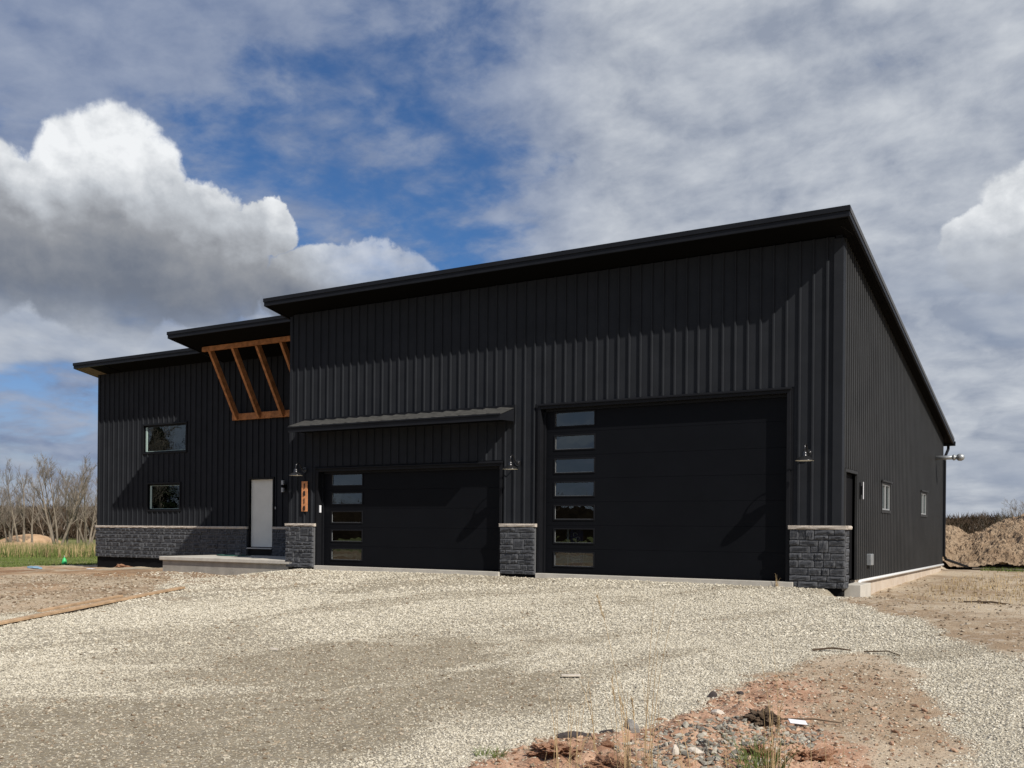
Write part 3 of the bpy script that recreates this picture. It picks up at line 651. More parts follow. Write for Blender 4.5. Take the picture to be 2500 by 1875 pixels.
# ---- stone veneer
def stone_mesh(i, matn='veneer', nx=5, nz=3, amp=0.016):
    rnd = random.Random(100 + i); m = MB(); vs = []; rim = []
    for b in range(nz + 1):
        for a in range(nx + 1):
            e_ = a in (0, nx) or b in (0, nz)
            u = a / nx; w = b / nz
            if 0 < a < nx: u += rnd.uniform(-.04, .04)
            if 0 < b < nz: w += rnd.uniform(-.07, .07)
            if a == 0: u += rnd.uniform(0, .02)
            if a == nx: u -= rnd.uniform(0, .02)
            if b == 0: w += rnd.uniform(0, .08)
            if b == nz: w -= rnd.uniform(0, .08)
            d = 0.027 + rnd.uniform(0, .010) if e_ else 0.032 + rnd.uniform(0, amp) ** 1.0
            vs.append((u, -d, w)); rim.append(1.0 if e_ else 0.0)
    W1 = nx + 1; fs = [(b * W1 + a, b * W1 + a + 1, (b + 1) * W1 + a + 1, (b + 1) * W1 + a) for b in range(nz) for a in range(nx)]
    per = [a for a in range(W1)] + [b * W1 + nx for b in range(1, nz + 1)] + [nz * W1 + a for a in range(nx - 1, -1, -1)] + [b * W1 for b in range(nz - 1, 0, -1)]
    k = len(vs)
    for q in per: vs.append((vs[q][0], 0, vs[q][2])); rim.append(0.6)
    for j in range(len(per)): j2 = (j + 1) % len(per); fs.append((per[j2], per[j], k + j, k + j2))
    m.add(vs, fs); me = m.mesh('stone', matn); at = me.attributes.new('rim', 'FLOAT', 'POINT'); at.data.foreach_set('value', rim)
    return me
STN = [stone_mesh(i) for i in range(14)]
CAPS = [stone_mesh(50 + i, 'limestone', 8, 2, 0.022) for i in range(4)]
rs = random.Random(5)
def lay(parent, x0, x1, z0, z1, y, rows, facing='front', wmin=.13, wmax=.42):
    hgt = [rs.uniform(.72, 1.28) for _ in range(rows)]; t = sum(hgt); z = z0; hh_ = [(z1 - z0) * q / t for q in hgt]; taken = []
    for r_ in range(rows):
        hh = hh_[r_]; x = x0; nxt = []
        while x < x1 - 0.01:
            blk = [q for q in taken if q[0] - .004 <= x < q[1] - .004]
            if blk: x = blk[0][1]; continue
            lim = min([q[0] for q in taken if q[0] > x] + [x1])
            w = rs.choice((rs.uniform(wmin, wmin * 1.5), rs.uniform(.22, wmax), rs.uniform(.26, wmax)))
            if lim - (x + w) < wmin * .75: w = lim - x
            tall = r_ < rows - 1 and w < .34 and rs.random() < .10 and hh + hh_[r_ + 1] < .32
            H_ = hh + hh_[r_ + 1] if tall else hh
            if tall: nxt.append((x, x + w))
            o = link_mesh('stone', rs.choice(STN), parent)
            dz = rs.uniform(-.005, .005)
            if facing == 'front':
                o.location = (x + .006, y, z + .006 + dz); o.scale = (w - .012, rs.uniform(.7, 1.5), H_ - .011)
            else:   # faces +x ; x runs along Y
                o.location = (y, x + .006, z + .006 + dz); o.rotation_euler = (0, 0, R(90)); o.scale = (w - .012, rs.uniform(.75, 1.2), H_ - .011)
            x += w
        z += hh; taken = nxt
def cap(parent, x0, x1, y, z, depth=.06, h=.075, step=0.9, facing='front'):
    m = MB()
    if facing == 'front': m.box(x0, x1, y - .0, y + depth, z, z + h)
    else: m.box(y - depth, y, x0, x1, z, z + h)
    m.obj('cap_bed', 'limestone', parent)
    n = max(1, round((x1 - x0) / step)); w = (x1 - x0) / n
    for k in range(n):
        o = link_mesh('cap_stone', rs.choice(CAPS), parent)
        if facing == 'front': o.location = (x0 + k * w + .002, y + .02, z + .001); o.scale = (w - .004, 1.0, h - .001)
        else: o.location = (y - .02, x0 + k * w + .002, z + .001); o.rotation_euler = (0, 0, R(90)); o.scale = (w - .004, 1, h - .001)
def veneer(x0, x1, z0, z1, yw, rows, label, capover=.03, back=0.05):
    v = MB().box(x0 + .004, x1 - .004, yw - .02, yw + back, z0 + .004, z1).obj('stone_veneer', 'mortar', HOUSE, label=label)
    lay(v, x0, x1, z0, z1, yw - .02, rows); cap(v, x0 - capover, x1 + capover, yw - .06, z1 + .002, depth=.1)
    return v
veneer(WX - .03, -4.27, -0.15, 0.86, WY - .045, 8, 'long low dark stone veneer left of the entry door')
veneer(-3.17, -0.12, -0.15, 0.86, WY - .045, 8, 'short dark stone veneer right of the entry door', 0)
veneer(-0.07, 0.90, -0.13, 0.95, -0.05, 9, 'dark stone pier left of the smaller garage door')
veneer(6.61, 7.52, -0.10, 0.97, -0.05, 9, 'dark stone pier between the two garage doors')
v3 = veneer(13.22, 14.27, -0.16, 0.96, -0.05, 9, 'dark stone pier at the right front corner')
MB().box(GW + .003, 14.245, -.06, 0.19, -.155, .955).obj('pier_core', 'mortar', v3)
lay(v3, -0.07, 0.20, -0.16, .96, 14.245, 9, 'side', .20, .3)
cap(v3, -.10, .21, 14.315, .962, .1, .075, 1, 'side')
# foundations
MB().box(WX + .02, -.1, WY + .005, WY + .11, -.95, -.551).box(WX - .01, -4.3, WY - .03, WY - .001, -.9, -.155).obj('foundation', 'black', HOUSE, label='black coated foundation under the wing')
MB().box(.02, GW - .02, .02, .119, -.9, -.201).box(-.02, .93, -.04, -.001, -.8, -.135).box(6.62, 7.52, -.04, -.001, -.8, -.105).box(13.25, 14.2, -.04, -.001, -.8, -.165).obj('foundation', 'black', HOUSE)
MB().box(GW - .10, GW - .005, 1.35, 14.3, -1.0, -.055).obj('foundation', 'foundation', HOUSE, label='bare tan concrete foundation under the side wall')
# concrete aprons under garage doors
MB().box(0.95, 6.60, -0.13, 0.125, -0.6, -0.062).obj('door_apron', 'concrete_top', HOUSE, bevel=.008)
MB().box(7.56, 13.30, -0.13, 0.125, -0.6, -0.062).obj('door_apron', 'concrete_top', HOUSE, bevel=.008)

# ---- garage doors
def garage_door(x0, x1, z0, z1, nsec, wins, label):
    YB = .15
    d = thing('garage_door', label, None, (0, 0, 0), parent=HOUSE)
    hh = (z1 - z0) / nsec
    for k in range(nsec):
        a, b = z0 + k * hh + .003, z0 + (k + 1) * hh - .003
        wx0, wx1, wz0, wz1 = wins[0], wins[1], z0 + k * hh + hh * .27, z0 + k * hh + hh * .83
        m = MB(); yf, yb = YB, YB + .045
        # plate with a window opening: bevelled top and bottom edges
        xs = [x0, wx0, wx1, x1]; zs = [a, wz0, wz1, b]
        for i in range(3):
            for j in range(3):
                if i == 1 and j == 1: continue
                m.add([(xs[i], yf, zs[j]), (xs[i + 1], yf, zs[j]), (xs[i + 1], yf, zs[j + 1]), (xs[i], yf, zs[j + 1])], [(0, 1, 2, 3)])
                m.add([(xs[i], yb, zs[j]), (xs[i + 1], yb, zs[j]), (xs[i + 1], yb, zs[j + 1]), (xs[i], yb, zs[j + 1])], [(3, 2, 1, 0)])
        for za, zb_ in ((a, a - .006), (b, b + .006)):
            m.add([(x0, yf, za), (x1, yf, za), (x1, yf + .012, zb_), (x0, yf + .012, zb_)], [(0, 1, 2, 3)])
        m.obj('door_section', 'door', d)
        fr = MB(); t = .028
        for q in ((wx0 - t, wx1 + t, wz1, wz1 + t), (wx0 - t, wx1 + t, wz0 - t, wz0), (wx0 - t, wx0, wz0, wz1), (wx1, wx1 + t, wz0, wz1)):
            fr.box(q[0], q[1], YB - .016, YB + .05, q[2], q[3])
        fr.obj('window_frame', 'trim', d, bevel=.004)
        MB().box(wx0 + .002, wx0 + .008, YB + .010, YB + .018, wz0 + .002, wz1 - .002).box(wx0 + .008, wx1 - .002, YB + .010, YB + .018, wz0 + .002, wz0 + .005).obj('window_bead', 'greyframe', d)
        MB().add([(wx0, YB + .02, wz0), (wx1, YB + .02, wz0), (wx1, YB + .02, wz1), (wx0, YB + .02, wz1)], [(0, 1, 2, 3)]).obj('window_pane', 'glass', d)
    MB().box(x0, x1, YB - .004, YB + .04, z0 - .035, z0 + .001).obj('bottom_seal', 'black', d)
    # guides inside jamb + brick-mould trim around the opening
    w = .075
    tr = MB().box(x0 - w, x0 - .001, -.035, YB + .05, z0 - .03, z1 + w).box(x1 + .001, x1 + w, -.035, YB + .05, z0 - .03, z1 + w).box(x0 - .0005, x1 + .0005, -.035, YB + .05, z1 + .001, z1 + w)
    tr.obj('door_trim', 'trim', d, bevel=.006)
    MB().box(x0 + .0, x0 + .05, YB - .05, YB - .004, z0 - .03, z1 - .05).box(x1 - .03, x1, YB - .05, YB - .004, z0 - .03, z1 - .05).box(x0 + .05, x1 - .03, YB - .05, YB - .004, z1 - .05, z1).obj('weather_stop', 'trim', d)
    MB().prism_x([(-.035, z1 + w), (-.075, z1 + w - .005), (-.075, z1 + w + .02), (-.035, z1 + w + .045)], x0 - w - .02, x1 + w + .02).obj('head_flashing', 'trim', d)
    return d
garage_door(1.0, 6.54, -0.03, 2.37, 5, (1.31, 2.32), 'smaller black garage door with five stacked windows')
garage_door(7.62, 13.13, -0.03, 3.62, 7, (7.90, 8.87), 'taller black garage door with seven stacked windows')
# ---- awning above the smaller door
def awning():
    x0, x1, yo = .53, 6.93, -.66
    a = MB().prism_x([(-.04, 3.68), (-.04, 3.40), (yo + .03, 3.37), (yo + .03, 3.47)], x0 + .02, x1 - .02).obj('awning', 'soffit', HOUSE, label='narrow metal awning over the smaller garage door')
    MB().box(x0, x1, yo, yo + .028, 3.355, 3.475).obj('fascia', 'fascia', a)
    MB().prism_x([(yo, 3.476), (yo - .03, 3.470), (yo - .03, 3.50), (yo, 3.506)], x0 - .01, x1 + .01).obj('drip_edge', 'fascia', a)
    n = 17; w = (x1 - x0) / n
    for k in range(n):
        xa, xb = x0 + k * w, x0 + (k + 1) * w
        m = MB(); h0, h1 = .004, .046
        yt, yb_ = -.045, yo + .001
        m.hexa([(xa, yb_, 3.478), (xb - .002, yb_, 3.478), (xa, yt, 3.685), (xb - .002, yt, 3.685), (xa, yb_, 3.478 + h1), (xb - .002, yb_, 3.478 + h0 + .004), (xa, yt, 3.685 + h1), (xb - .002, yt, 3.685 + h0 + .004)])
        m.obj('awning_panel', 'awn', a)
    MB().prism_x([(-.044, 3.67), (-.044, 3.385), (yo + .029, 3.36), (yo + .029, 3.474)], x1 - .019, x1).obj('end_board', 'fascia', a)
    MB().box(x0, x1, -.062, -.036, 3.70, 3.76).obj('wall_flashing', 'trim', a)
    MB().box(x1 - .015, x1 + .03, -.06, -.036, 3.33, 3.76).obj('end_trim', 'trim', a)
M['awn'] = mat('weathered_dark_metal', (0.060, 0.059, 0.055), 0.65, 0, 0.15, var=0.35, vscale=7)
awning()
# ---- wing windows and entry door
def window(h, y, label, pale=True):
    x0, x1, z0, z1 = h
    w = MB(); t = .055
    for q in ((x0 - t, x1 + t, z1, z1 + t), (x0 - t, x1 + t, z0 - t, z0), (x0 - t, x0, z0, z1), (x1, x1 + t, z0, z1)): w.box(q[0], q[1], y - .045, y + .02, q[2], q[3])
    o = w.obj('window', 'trim', HOUSE, bevel=.005, label=label)
    s = MB(); t = .045
    for q in ((x0, x1, z1 - t, z1), (x0, x1, z0, z0 + t * .7), (x0, x0 + t, z0 + t * .7, z1 - t), (x1 - t, x1, z0 + t * .7, z1 - t)): s.box(q[0], q[1], y + .022, y + .07, q[2], q[3])
    s.obj('frame', 'trim', o)
    v = MB().box(x0 + .046, x0 + .125, y + .028, y + .043, z0 + .033, z1 - .046); v.box(x0 + .125, x1 - .05, y + .034, y + .043, z0 + .033, z0 + .045)
    if not pale: v.box(x0 + .125, x1 - .05, y + .034, y + .043, z1 - .056, z1 - .047)
    v.obj('inner_liner', 'vinyl', o)
    MB().add([(x0 + t, y + .045, z0 + .03), (x1 - t, y + .045, z0 + .03), (x1 - t, y + .045, z1 - t), (x0 + t, y + .045, z1 - t)], [(0, 1, 2, 3)]).obj('window_pane', 'glass', o)
window(win1, WY, 'larger upper window in the wing wall')
window(win2, WY, 'smaller lower window in the wing wall', False)
x0, x1, z0, z1 = dr
ed = MB().box(x0 - .05, x0, WY - .045, WY + .13, z0, z1 + .05).box(x1, x1 + .05, WY - .045, WY + .13, z0, z1 + .05).box(x0, x1, WY - .045, WY + .13, z1, z1 + .05).obj('entry_door', 'trim', HOUSE, label='pale grey primed entry door in the wing wall')
MB().box(x0 + .004, x1 - .004, WY + .05, WY + .095, z0 + .03, z1 - .004).obj('leaf', 'whitedoor', ed, bevel=.003)
MB().box(x0 - .06, x1 + .02, WY - .09, WY + .12, z0 - .03, z0 + .004).obj('threshold', 'silver', ed)
MB().box(x0 + .0, x1, WY + .096, WY + .12, z0, z1).obj('door_back', 'black', ed)
# ---- timber bracket under the middle roof
tb = thing('timber_bracket', 'orange stained timber braces under the middle roof', None, parent=HOUSE)
MB().box(-4.90, -.04, WY - .13, WY - .04, 4.26, 4.46).obj('beam', 'cedar', tb, bevel=.006)
MB().box(-4.90, -.04, 1.25, 1.34, 6.22, 6.36).obj('beam', 'cedar', tb, bevel=.006)
for k in range(5):
    xc = -4.66 + k * .98
    b = Vector((0, WY - .131, 4.30)); t = Vector((0, 1.345, 6.34)); dd = (t - b); nn = Vector((0, dd.z, -dd.y)).normalized() * .085
    m = MB(); hw = .045
    A, B = Vector((xc - hw, 0, 0)), Vector((xc + hw, 0, 0))
    m.hexa([b - nn + A, b - nn + B, b + nn + A, b + nn + B, t - nn + A, t - nn + B, t + nn + A, t + nn + B]); m.obj('strut', 'cedar', tb)
# ---- side wall openings
def side_window(h, label):
    y0, y1, z0, z1 = h; x = GW; w = MB(); t = .07
    for q in ((y0 - t, y1 + t, z1, z1 + t), (y0 - t, y1 + t, z0 - t, z0), (y0 - t, y0, z0, z1), (y1, y1 + t, z0, z1)): w.box(x - .01, x + .055, q[0], q[1], q[2], q[3])
    w.box(x + .056, x + .085, y0 - t - .02, y1 + t + .02, z1 + t - .03, z1 + t + .01)
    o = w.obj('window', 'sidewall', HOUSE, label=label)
    ym = (y0 + y1) / 2
    MB().box(x - .02, x + .03, ym - .03, ym + .03, z0 + .03, z1 - .03).box(x - .02, x + .0, y0 + .001, y0 + .03, z0, z1).box(x - .02, x + .03, y1 - .03, y1 - .001, z0, z1).box(x - .02, x + .03, y0 + .03, y1 - .03, z0 + .001, z0 + .03).box(x - .02, x + .03, y0 + .03, y1 - .03, z1 - .03, z1 - .001).obj('frame', 'greyframe', o)
    MB().add([(x, y0 + .03, z0 + .03), (x, ym - .03, z0 + .03), (x, ym - .03, z1 - .03), (x, y0 + .03, z1 - .03)], [(0, 1, 2, 3)]).add([(x, ym + .03, z0 + .03), (x, y1 - .03, z0 + .03), (x, y1 - .03, z1 - .03), (x, ym + .03, z1 - .03)], [(0, 1, 2, 3)]).obj('window_pane', 'glass', o)
    MB().box(x - .09, x - .06, ym, y1, z0, z1).obj('blind', 'greyframe', o)
side_window(sw1, 'nearer small window in the side wall'); side_window(sw2, 'farther small window in the side wall')
y0, y1, z0, z1 = sd_; x = GW
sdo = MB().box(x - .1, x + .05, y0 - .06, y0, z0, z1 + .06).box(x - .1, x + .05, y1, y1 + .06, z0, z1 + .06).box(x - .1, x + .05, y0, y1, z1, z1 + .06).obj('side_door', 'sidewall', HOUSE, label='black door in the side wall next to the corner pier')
MB().box(x - .09, x - .05, y0 + .003, y1 - .003, z0 + .02, z1 - .003).obj('leaf', 'black', sdo)
MB().tube([(x - .05, .38, .93), (x + .03, .38, .93), (x + .03, .50, .93)], .012, 8).obj('handle', 'silver', sdo)
# base pipe, meter box, exhaust vent
pp = MB(); pp.tube([(GW + .05, 14.3, -.085), (GW + .05, 1.62, -.085), (GW + .055, 1.50, -.10), (GW + .06, 1.46, -.2), (GW + .09, 1.42, -.42)], .034, 10); pp.obj('drain_pipe', 'whitepvc', HOUSE, smooth_=True)
MB().box(GW + .03, GW + .13, 2.35, 2.62, .22, .46).obj('outlet_box', 'galv', HOUSE, bevel=.01)
vp = MB(); vp.tube([(GW + .0, 12.6, 3.18), (GW + .62, 12.6, 3.18)], .062, 14); vpo = vp.obj('vent_pipe', 'galv', HOUSE, smooth_=True)
vc = MB(); vc.tube([(GW + .50, 12.6, 3.18), (GW + .52, 12.6, 3.18), (GW + .56, 12.6, 3.18), (GW + .58, 12.6, 3.18)], [.065, .09, .09, .07], 16)
vc.tube([(GW + .62, 12.6, 3.18), (GW + .66, 12.6, 3.18), (GW + .74, 12.6, 3.18), (GW + .80, 12.6, 3.18), (GW + .83, 12.6, 3.18)], [.07, .105, .11, .08, .03], 16); vc.obj('vent_cap', 'galv', vpo, smooth_=True)

# ------------------------------------------------------------------ things fixed to / standing by the house
def barn_lamp(xc, zc, yw, label, cloned=None):
    t = thing('barn_lamp', label, 'wall lamp', (xc, yw, zc), 'gooseneck barn lamps on the garage front')
    if cloned:
        for ch in cloned.children:
            c = ch.copy(); COL.objects.link(c); c.parent = t
        return t
    MB().tube([(0, -.045, 0), (0, -.062, 0)], .075, 20).tube([(0, -.062, 0), (0, -.085, 0)], [.045, .03], 16).obj('backplate', 'lampblack', t, smooth_=False)
    path = [(0, -.08, 0)]; 
    for k in range(13):
        a = -math.pi / 2 + math.pi * k / 12 * 1.0
    path = [(0, -.08, 0), (0, -.12, .0), (0, -.16, .02), (0, -.20, .07), (0, -.235, .12), (0, -.28, .155), (0, -.33, .155), (0, -.365, .12), (0, -.38, .07), (0, -.38, .0)]
    MB().tube(path, .014, 10).obj('arm', 'lampblack', t, smooth_=True)
    cx, cy = 0, -.38
    MB().lathe([(.0, .035), (.024, .035), (.030, .01), (.044, .0), (.050, -.03), (.052, -.065), (.066, -.085), (.105, -.098), (.140, -.118), (.165, -.142), (.182, -.154), (.184, -.164), (.178, -.1645)], cx, cy, 32).obj('shade', 'lampblack', t, smooth_=True)
    MB().lathe([(.178, -.1625), (.160, -.142), (.115, -.126), (.07, -.108), (.04, -.09), (0, -.085)], cx, cy, 32).obj('reflector', 'lampwhite', t, smooth_=True)
    MB().lathe([(0, -.15), (.02, -.145), (.026, -.12), (.015, -.09), (0, -.088)], cx, cy, 16).obj('bulb', 'white', t, smooth_=True)
    return t
l1 = barn_lamp(.54, 2.43, 0, 'black gooseneck barn lamp above the 1810 house number board')
barn_lamp(7.04, 2.43, 0, 'black gooseneck barn lamp between the two garage doors', l1)
barn_lamp(13.57, 2.43, 0, 'black gooseneck barn lamp right of the taller garage door', l1)
sg = thing('house_number_sign', 'orange wooden plank with vertical black digits 1810 below the left barn lamp', 'house number', (.545, -.045, 1.34))
MB().box(-.10, .10, -.02, 0, 0, .79).obj('plank', 'cedar_lit', sg, bevel=.003) if 'cedar_lit' in M else None
M['cedar_lit'] = mat('orange_plank', (0.62, 0.27, 0.12), 0.7, 0, 0.2, var=0.22, vscale=9)
MB().box(-.10, .10, -.02, 0, 0, .79).obj('plank', 'cedar_lit', sg, bevel=.003)
for ch in list(sg.children)[:-1]: bpy.data.objects.remove(ch)
for k, s in enumerate('1810'):
    cu = bpy.data.curves.new('digit', 'FONT'); cu.body = s; cu.size = .178; cu.extrude = .006; cu.align_x = 'CENTER'; cu.offset = 0.006
    to = bpy.data.objects.new('tmp', cu); COL.objects.link(to); dg = bpy.context.evaluated_depsgraph_get(); dg.update()
    me = bpy.data.meshes.new_from_object(to.evaluated_get(dg)); bpy.data.objects.remove(to); me.materials.clear(); me.materials.append(M['digit'])
    o = link_mesh('digit', me, sg); o.rotation_euler = (R(90), 0, 0); o.scale = (.78, 1, 1); o.location = (0, -.0275, .79 - .195 * (k + 1) + .012)
sc_ = thing('wall_sconce', 'silver up-and-down cylinder sconce right of the entry door', 'wall lamp', (-2.70, WY, 2.14))
MB().box(-.06, .06, -.06, -.036, -.075, .075).obj('mount', 'black', sc_)
for z_ in (-.155, .065): MB().lathe([(0, z_), (.055, z_), (.055, z_ + .13), (0, z_ + .13)], 0, -.13, 20).obj('cylinder', 'silver', sc_)
MB().box(-.03, .03, -.12, -.06, -.03, .03).lathe([(.045, -.025), (.05, -.025), (.05, .065), (0, .065)], 0, -.13, 16).obj('bracket', 'black', sc_)
kp = MB().box(1.003, 1.03, .0, .06, 1.31, 1.50).obj('keypad', 'white', None, bevel=.006, label='white garage keypad on the left jamb of the smaller garage door', category='keypad')
MB().box(-3.10, -3.07, WY - .06, WY - .036, 1.47, 1.55).obj('doorbell', 'silver', None, bevel=.004, label='small doorbell button right of the entry door', category='doorbell')
sl = thing('side_wall_light', 'black wall light with thin white edge beside the side door', 'wall lamp', (GW, 1.60, 1.78))
MB().box(.036, .055, -.05, .04, -.18, .15).box(.055, .10, -.03, .02, -.10, .08).obj('mount', 'black', sl)
MB().box(.101, .112, -.02, .015, -.19, .16).obj('diffuser', 'white', sl, bevel=.003)

st = thing('stoop', 'raised concrete stoop with overhanging slab below the entry door', 'stoop', (0, 0, 0))
MB().box(-5.08, .17, -.11, WY - .10, -.065, .05).obj('slab', 'concrete_top', st, bevel=.02)
MB().box(-5.0, .10, -.04, WY - .10, -.9, -.066).obj('base', 'concrete', st, bevel=.006)
MB().box(.12, .92, -.09, .0, -.9, -.33).obj('footing', 'concrete', st)
hs = []
for k in range(90):
    a = k * .36; r_ = .16 + .0012 * k; hs.append((-4.1 + r_ * 2.2 * math.cos(a) + .004 * k, 1.55 + r_ * math.sin(a) * 1.3, .062 + .012 * ((k // 17) % 2)))
MB().tube(hs, .010, 6).obj('hose', 'hose', None, smooth_=True, label='dark green hose lying coiled on the concrete stoop', category='hose')
MB().box(-3.95, -3.78, 1.75, 1.85, .052, .14).obj('small_box', 'rock_grey', None, bevel=.01, label='small grey box behind the green hose on the stoop', category='box')

# blocks at the right corner
def block(name, cx, cy, cz, sx, sy, sz, rz, m_, label, cat, rx=0):
    o = MB().box(-sx / 2, sx / 2, -sy / 2, sy / 2, 0, sz).obj(name, m_, None, bevel=.008, label=label, category=cat)
    o.location = (cx, cy, cz); o.rotation_euler = (rx, 0, R(rz)); return o
block('threshold_block', 14.34, .72, -.36, .30, 1.10, .27, 1, 'concrete_top', 'pale concrete block forming the step below the side door', 'concrete block')
block('wood_block', 14.18, -.28, -.40, .30, .16, .10, 12, 'lumber_grey', 'grey wood offcut lying under the corner pier', 'wood block')
block('wood_block', 14.42, -.12, -.36, .55, .12, .06, 24, 'lumber_grey', 'long grey wood offcut lying in front of the corner step', 'wood block')
block('brick', 14.05, -.34, -.38, .20, .10, .09, -8, 'redclay', 'reddish brick lying at the foot of the corner pier', 'brick')

# yard board seen through the low windows of the tall door
yb = thing('blue_board', 'blue board with white marks leaning inside behind the lowest windows of the taller door', 'sign board', (8.28, .50, 0.02))
MB().box(-.16, .16, -.01, .01, 0, .95).obj('board', 'blue', yb)
for k in range(6):
    MB().box(-.12, .08 + .02 * (k % 2), -.016, -.0105, .14 + k * .075, .165 + k * .075).obj('white_bar', 'white', yb)
for k, (cx, cz, r_) in enumerate(((-.03, .78, .05), (.04, .70, .04))):
    MB().tube([(cx + r_ * math.cos(a * .5), -.014, cz + r_ * math.sin(a * .5)) for a in range(11)], .009, 6).obj('white_mark', 'white', yb)
MB().box(-.24, -.19, -.02, .02, 0, .95).obj('white_edge', 'white', yb)

# ------------------------------------------------------------------ loose things on the ground
def plank(p0, p1, w, t, m_, label, dz=.015):
    p0 = Vector(p0); p1 = Vector(p1); d = p1 - p0; L = d.length
    o = MB().box(0, L, -w / 2, w / 2, 0, t).obj('plank', m_, None, bevel=.004, label=label, category='plank', group='planks on the gravel')
    z0_, z1_ = g1(p0.x, p0.y) + dz, g1(p1.x, p1.y) + dz
    o.location = (p0.x, p0.y, z0_); o.rotation_euler = (0, -math.atan2(z1_ - z0_, L), math.atan2(d.y, d.x)); return o
plank((4.2, -10.6), (2.15, -5.35), .14, .040, 'lumber', 'long pale lumber plank lying on the left side of the gravel', .03)
plank((3.45, -9.35), (2.72, -7.25), .10, .04, 'lumber', 'shorter plank lying behind the long plank on the left', .05)
def rock(x, y, s, sc, m_, label, seed, cat='rock', rz=0, up=.35):
    from mathutils import noise as mn
    rough_ = cat in ('clod', 'root')
    rnd = random.Random(seed); bm = bmesh.new(); bmesh.ops.create_icosphere(bm, subdivisions=5 if rough_ else 2, radius=1)
    ax = [Vector((rnd.uniform(-1, 1), rnd.uniform(-1, 1), rnd.uniform(-1, 1))).normalized() for _ in range(9)]
    for v in bm.verts:
        for a in ax:
            q = v.co.dot(a)
            if q > .62: v.co -= a * (q - .62)
        if rough_: v.co *= 1 + .62 * mn.fractal(v.co * 2.6 + Vector((seed, 0, 0)), .5, 2.2, 7)
        else: v.co += Vector([rnd.uniform(-.05, .05)] * 3)
    me = bpy.data.meshes.new('rock'); bm.to_mesh(me); bm.free(); me.materials.append(M[m_])
    o = link_mesh('rock', me, None, label=label, category=cat); o.scale = (s * sc[0], s * sc[1], s * sc[2]); o.rotation_euler = (0, 0, R(rz)); o.location = (x, y, g1(x, y) + s * sc[2] * up); return o
rock(14.87, -12.40, .085, (1.9, .6, .5), 'rock_dark', 'long dark rock at the left end of the clay edge', 1, rz=40)
rock(15.10, -12.22, .075, (1.4, .8, .7), 'rock_dark', 'dark wedge rock on the gravel edge above the triangular stone', 2, rz=-20)
rock(14.98, -12.30, .040, (1, .9, .8), 'rock_dark', 'small dark rock between the two larger dark rocks', 3)
rock(15.40, -12.45, .065, (1.1, .8, 1.1), 'rock_grey', 'grey triangular stone standing on the red clay', 4)
rock(15.42, -12.9, .055, (1.1, .9, .7), 'redclay', 'reddish rounded stone half sunk in the clay', 5)
rock(15.27, -10.32, .055, (1.0, .7, .8), 'rock_dark', 'dark square fragment at the top of the clay slope', 6, rz=30)
rock(15.43, -10.04, .038, (1.1, .8, .8), 'rock_dark', 'brown stone next to the dark square fragment', 7)
rock(15.66, -11.35, .06, (1.1, .8, .6), 'rock_pale', 'pale rounded stone left of the grey stone spill', 8)
rock(15.95, -13.0, .05, (.6, .6, 1.3), 'rock_pale', 'narrow white stone at the left of the grey stone spill', 9)
rock(16.12, -11.6, .12, (1.1, .9, .7), 'stick', 'dark rough root clump on the grey stone spill', 10, cat='root')
rock(16.62, -12.30, .14, (1.1, 1.0, .55), 'redclay', 'large crumbly red clay clod at the right of the green grass', 11, cat='clod')
rock(16.40, -12.55, .11, (1.1, .8, .55), 'redclay', 'smaller red clay clod left of the large clod', 12, cat='clod')
rock(15.12, -13.15, .15, (1.3, 1.0, .42), 'redclay', 'left red clay clod at the lower edge of the foreground', 13, cat='clod')
rock(15.62, -13.3, .14, (1.2, .9, .42), 'redclay', 'middle red clay clod at the lower edge of the foreground', 14, cat='clod')
rock(16.05, -12.9, .06, (1.2, 1, .6), 'rock_pale', 'flat tan stone in the grey stone spill', 15)
o = MB().box(-.07, .07, -.04, .04, 0, .010).obj('tile_piece', 'white', None, bevel=.004, label='small white sheet scrap lying on the dirt right of the tall dry grass', category='scrap'); o.location = (16.26, -11.14, g1(16.26, -11.14) + .03); o.rotation_euler = (.2, .1, .5)
o = MB().box(-.10, .10, -.025, .025, 0, .015).obj('wood_chip', 'rock_pale', None, label='small pale wood offcut lying alone on the bright gravel', category='wood chip'); o.location = (13.62, -10.0, g1(13.62, -10) + .02); o.rotation_euler = (0, 0, .6)
o = MB().box(-.05, .05, -.02, .02, 0, .015).obj('paper_scrap', 'rock_pale', None, label='crumpled white scrap on the gravel in the middle of the drive', category='scrap'); o.location = (9.62, -10.24, g1(9.62, -10.24) + .02); o.rotation_euler = (.1, .1, .3)
def stick(pts, r_, label):
    P = [(x_, y_, g1(x_, y_) + r_ + .01 + h_) for x_, y_, h_ in pts]
    MB().tube(P, [r_ * (1 - .5 * i / len(P)) for i in range(len(P))], 6).obj('stick', 'stick', None, label=label, category='stick')
stick([(15.45, -7.35, 0), (15.65, -7.22, .02), (15.85, -7.18, 0)], .014, 'thick dark stick lying at the upper edge of the inner dirt patch')
stick([(16.0, -7.2, 0), (16.25, -7.15, .02), (16.4, -7.25, 0)], .009, 'thin dark stick right of the thick dark stick')
stick([(16.5, .2, 0), (16.75, .1, .04), (17.1, .25, .01)], .02, 'dark curved stick on the tan dirt right of the house')
stick([(16.35, -.5, 0), (16.8, -.45, .03), (17.1, -.3, 0)], .015, 'second dark stick nearer than the curved stick right of the house')
stick([(16.1, -11.15, 0), (16.35, -11.0, .03), (16.55, -10.9, 0)], .008, 'thin twig lying above the white scrap')
plank((14.9, 15.9), (17.8, 15.2), .09, .04, 'lumber_grey', 'long weathered board lying in front of the dirt mound', .03)
